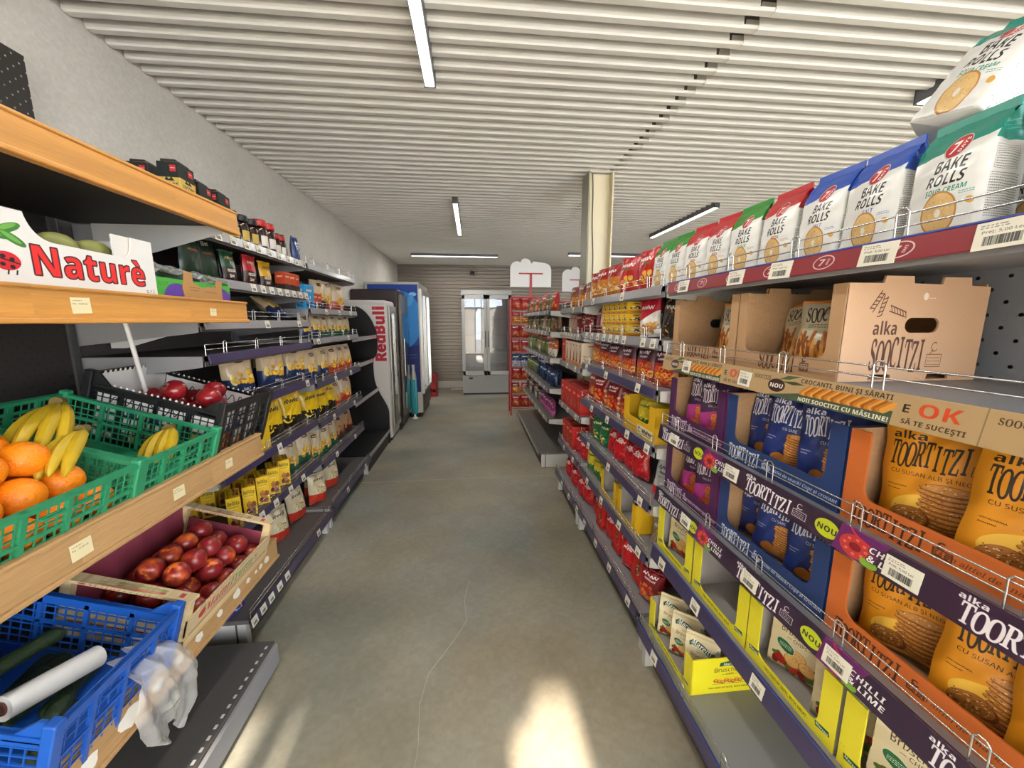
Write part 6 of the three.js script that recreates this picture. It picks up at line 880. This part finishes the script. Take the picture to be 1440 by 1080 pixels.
// grey two-door cooler at the end of the aisle
{
  const t = thing('glass_door_cooler', 'grey two-door glass cooler against the ribbed end wall', 'cooler', [0.3, 0, -8.7]), x0 = -0.24, x1 = 0.83, z = -8.36, m = mat({ color: 0x9d9d9a, roughness: 0.35 });
  wpart('cabinet', join([box(x0, x1, 0.04, 0.44, -9.08, z - 0.02), box(x0, x1, 2.16, 2.25, -9.08, z), box(x0, x0 + 0.04, 0.44, 2.16, -9.08, z), box(x1 - 0.04, x1, 0.44, 2.16, -9.08, z), box(x0, x1, 0.44, 2.16, -9.08, -9.04)]), m, t);
  for (const [a, b] of [[x0 + 0.01, 0.29], [0.3, x1 - 0.01]]) { const d = wpart('door', join([box(a, a + 0.06, 0.45, 2.15, z, z + 0.035), box(b - 0.06, b, 0.45, 2.15, z, z + 0.035), box(a, b, 0.45, 0.53, z, z + 0.035), box(a, b, 2.07, 2.15, z, z + 0.035)]), mat({ color: 0xa7a7a3, roughness: 0.35 }), t); wpart('pane', box(a + 0.055, b - 0.055, 0.52, 2.08, z + 0.012, z + 0.018), M.glass, d); wpart('handle', rbox(b > 0.5 ? a + 0.015 : b - 0.035, b > 0.5 ? a + 0.035 : b - 0.015, 1.05, 1.4, z + 0.035, z + 0.05, 0.004), M.darkGrey, d); }
  for (const y of [0.62, 0.95, 1.3, 1.65]) wpart('wire_shelf', join([...Array.from({ length: 26 }, (_, k) => box(x0 + 0.06 + k * 0.037, x0 + 0.064 + k * 0.037, y, y + 0.004, -9.0, z - 0.05)), box(x0 + 0.05, x1 - 0.05, y - 0.006, y, z - 0.06, z - 0.05), box(x0 + 0.05, x1 - 0.05, y - 0.006, y, -9.0, -8.99)]), M.grey, t);
  const gr = []; for (let k = 0; k < 30; k++) gr.push(box(x0 + 0.02 + k * 0.035, x0 + 0.024 + k * 0.035, 0.06, 0.4, z - 0.02, z - 0.014)); for (let k = 0; k < 12; k++) gr.push(box(x0 + 0.01, x1 - 0.01, 0.07 + k * 0.029, 0.074 + k * 0.029, z - 0.02, z - 0.015)); wpart('grille', join(gr), m, t); wpart('thermostat', box(-0.1, -0.02, 0.35, 0.385, z - 0.014, z - 0.008), M.black, t); wpart('plinth', box(x0 + 0.02, x1 - 0.02, 0, 0.04, -9.06, z - 0.05), M.black, t);
  const cc = thing('bottle_crate', 'red bottle crate in the stack beside the tall blue cooler, lower one', 'crate', [-0.93, 0, -8.4]), rc = plastic(0xa3161a); const mk = (o) => { part('crate_shell', join([box(-0.14, 0.14, 0, 0.02, -0.15, 0.15), box(-0.14, 0.14, 0.02, 0.09, 0.14, 0.15), box(-0.14, 0.14, 0.17, 0.235, 0.14, 0.15), ...[-0.13, 0.13].map((x) => box(x - 0.01, x + 0.01, 0.02, 0.235, -0.15, 0.15)), box(-0.14, 0.14, 0.02, 0.235, -0.15, -0.14)]), rc, o); part('crate_rib', join([-0.05, 0.05].map((x) => box(x - 0.008, x + 0.008, 0.09, 0.17, 0.138, 0.148))), rc, o); part('divider', box(-0.004, 0.004, 0.02, 0.2, -0.14, 0.138), rc, o); }; mk(cc);
  const c2 = thing('bottle_crate', 'red bottle crate on top of another beside the tall blue cooler', 'crate', [-0.93, 0.2355, -8.4]); mk(c2);
  const cab = thing('power_cable', 'pale cable coiled on the floor by the grey cooler', 'cable', [-0.4, 0.0, -9.1]), cp = []; for (let k = 0; k < 60; k++) { const a = k * 0.35; cp.push(V(-0.5 + k * 0.006 + 0.09 * Math.cos(a), 0.006 + 0.001 * k / 6, -9.1 + 0.06 * Math.sin(a))); } wpart('cord', wire(cp, 0.005), M.white, cab);
  const cam = thing('security_camera', 'small dark camera fixed high on the ribbed end wall', 'camera', [0.0, 2.72, -9.39]); part('camera_body', new THREE.SphereGeometry(0.05, 16, 12), M.black, cam, [0, 0, 0.03]); const br = new THREE.TorusGeometry(0.09, 0.006, 6, 24); part('mount_ring', br, M.grey, cam, [0, 0.03, 0.012]); part('lens', new THREE.SphereGeometry(0.02, 10, 8), M.chrome, cam, [0, -0.03, 0.065]);
}
// red wire rack with its sign, and a second one behind
{
  const rackParts = (t, W, D, H) => { const m = M.red, L = []; for (const x of [0, W]) for (const z of [0, -D]) part('post', rod(V(x, 0, z), V(x, H, z), 0.012, 8), m, t); for (const y of [0.12, 0.36, 0.6, 0.84, 1.08, 1.32, 1.56, 1.79]) { const q = [rod(V(0, y, 0), V(W, y, 0), 0.005), rod(V(0, y + 0.07, 0), V(W, y + 0.07, 0), 0.004), rod(V(0, y, -D), V(W, y, -D), 0.005)]; for (let k = 0; k <= 10; k++) q.push(rod(V(W * k / 10, y, 0), V(W * k / 10, y, -D), 0.003)); part('wire_shelf', join(q), m, t); } part('top_bar', join([rod(V(0, H, 0), V(W, H, 0), 0.01), rod(V(0, H, 0), V(0, H, -D), 0.01), rod(V(W, H, 0), V(W, H, -D), 0.01), rod(V(0, H, -D), V(W, H, -D), 0.01)]), m, t); part('sign_post', join([box(W / 2 - 0.018, W / 2 + 0.018, H, H + 0.4, -0.03, -0.02), box(W / 2 - 0.2, W / 2 + 0.2, H + 0.385, H + 0.405, -0.03, -0.02)]), m, t);
    const s = new THREE.Shape(), a = 0.34, b0 = H + 0.18, b1 = H + 0.5; s.moveTo(-a, b0); s.lineTo(a, b0); s.lineTo(a, b1 - 0.06); s.bezierCurveTo(a, b1 + 0.04, a - 0.08, b1 + 0.07, a - 0.16, b1 + 0.07); s.lineTo(a - 0.3, b1 + 0.09); s.lineTo(a - 0.33, b1 + 0.05); s.bezierCurveTo(-0.02, b1 + 0.16, -0.16, b1 + 0.16, -0.17, b1 + 0.07); s.bezierCurveTo(-0.24, b1 + 0.12, -a, b1 + 0.06, -a, b1 - 0.02); s.lineTo(-a, b0); part('sign_board', plate(s, 0.008), M.white, t, [W / 2, 0, -0.045]); };
  const t = thing('wire_rack', 'red wire rack of crisp bags with a white scalloped sign', 'rack', [0.63, 0, -6.42]); rackParts(t, 0.66, 0.34, 1.98);
  ['rack_red', 'puffs_orange', 'rack_red', 'rack_blue', 'rack_red', 'rack_red', 'puffs_orange', 'rack_red'].forEach((k, r) => { for (let i = 0; i < 4; i++) put(k, `crisp bag in the red wire rack, shelf ${['one', 'two', 'three', 'four', 'five', 'six', 'seven', 'eight'][r]} up from the floor`, 'crisp bags in the red rack', 0.72 + i * 0.16, [0.12, 0.36, 0.6, 0.84, 1.08, 1.32, 1.56, 1.79][r] + 0.006, -6.5 + rr(-0.01, 0.02), rr(-0.3, 0.1), -0.1, rr(-0.06, 0.06)); });
  const t2 = thing('wire_rack', 'second red wire rack with a white sign, next to the steel column', 'rack', [1.7, 0, -7.3]); rackParts(t2, 0.66, 0.34, 1.98);
}
renderer.render(scene, camera);
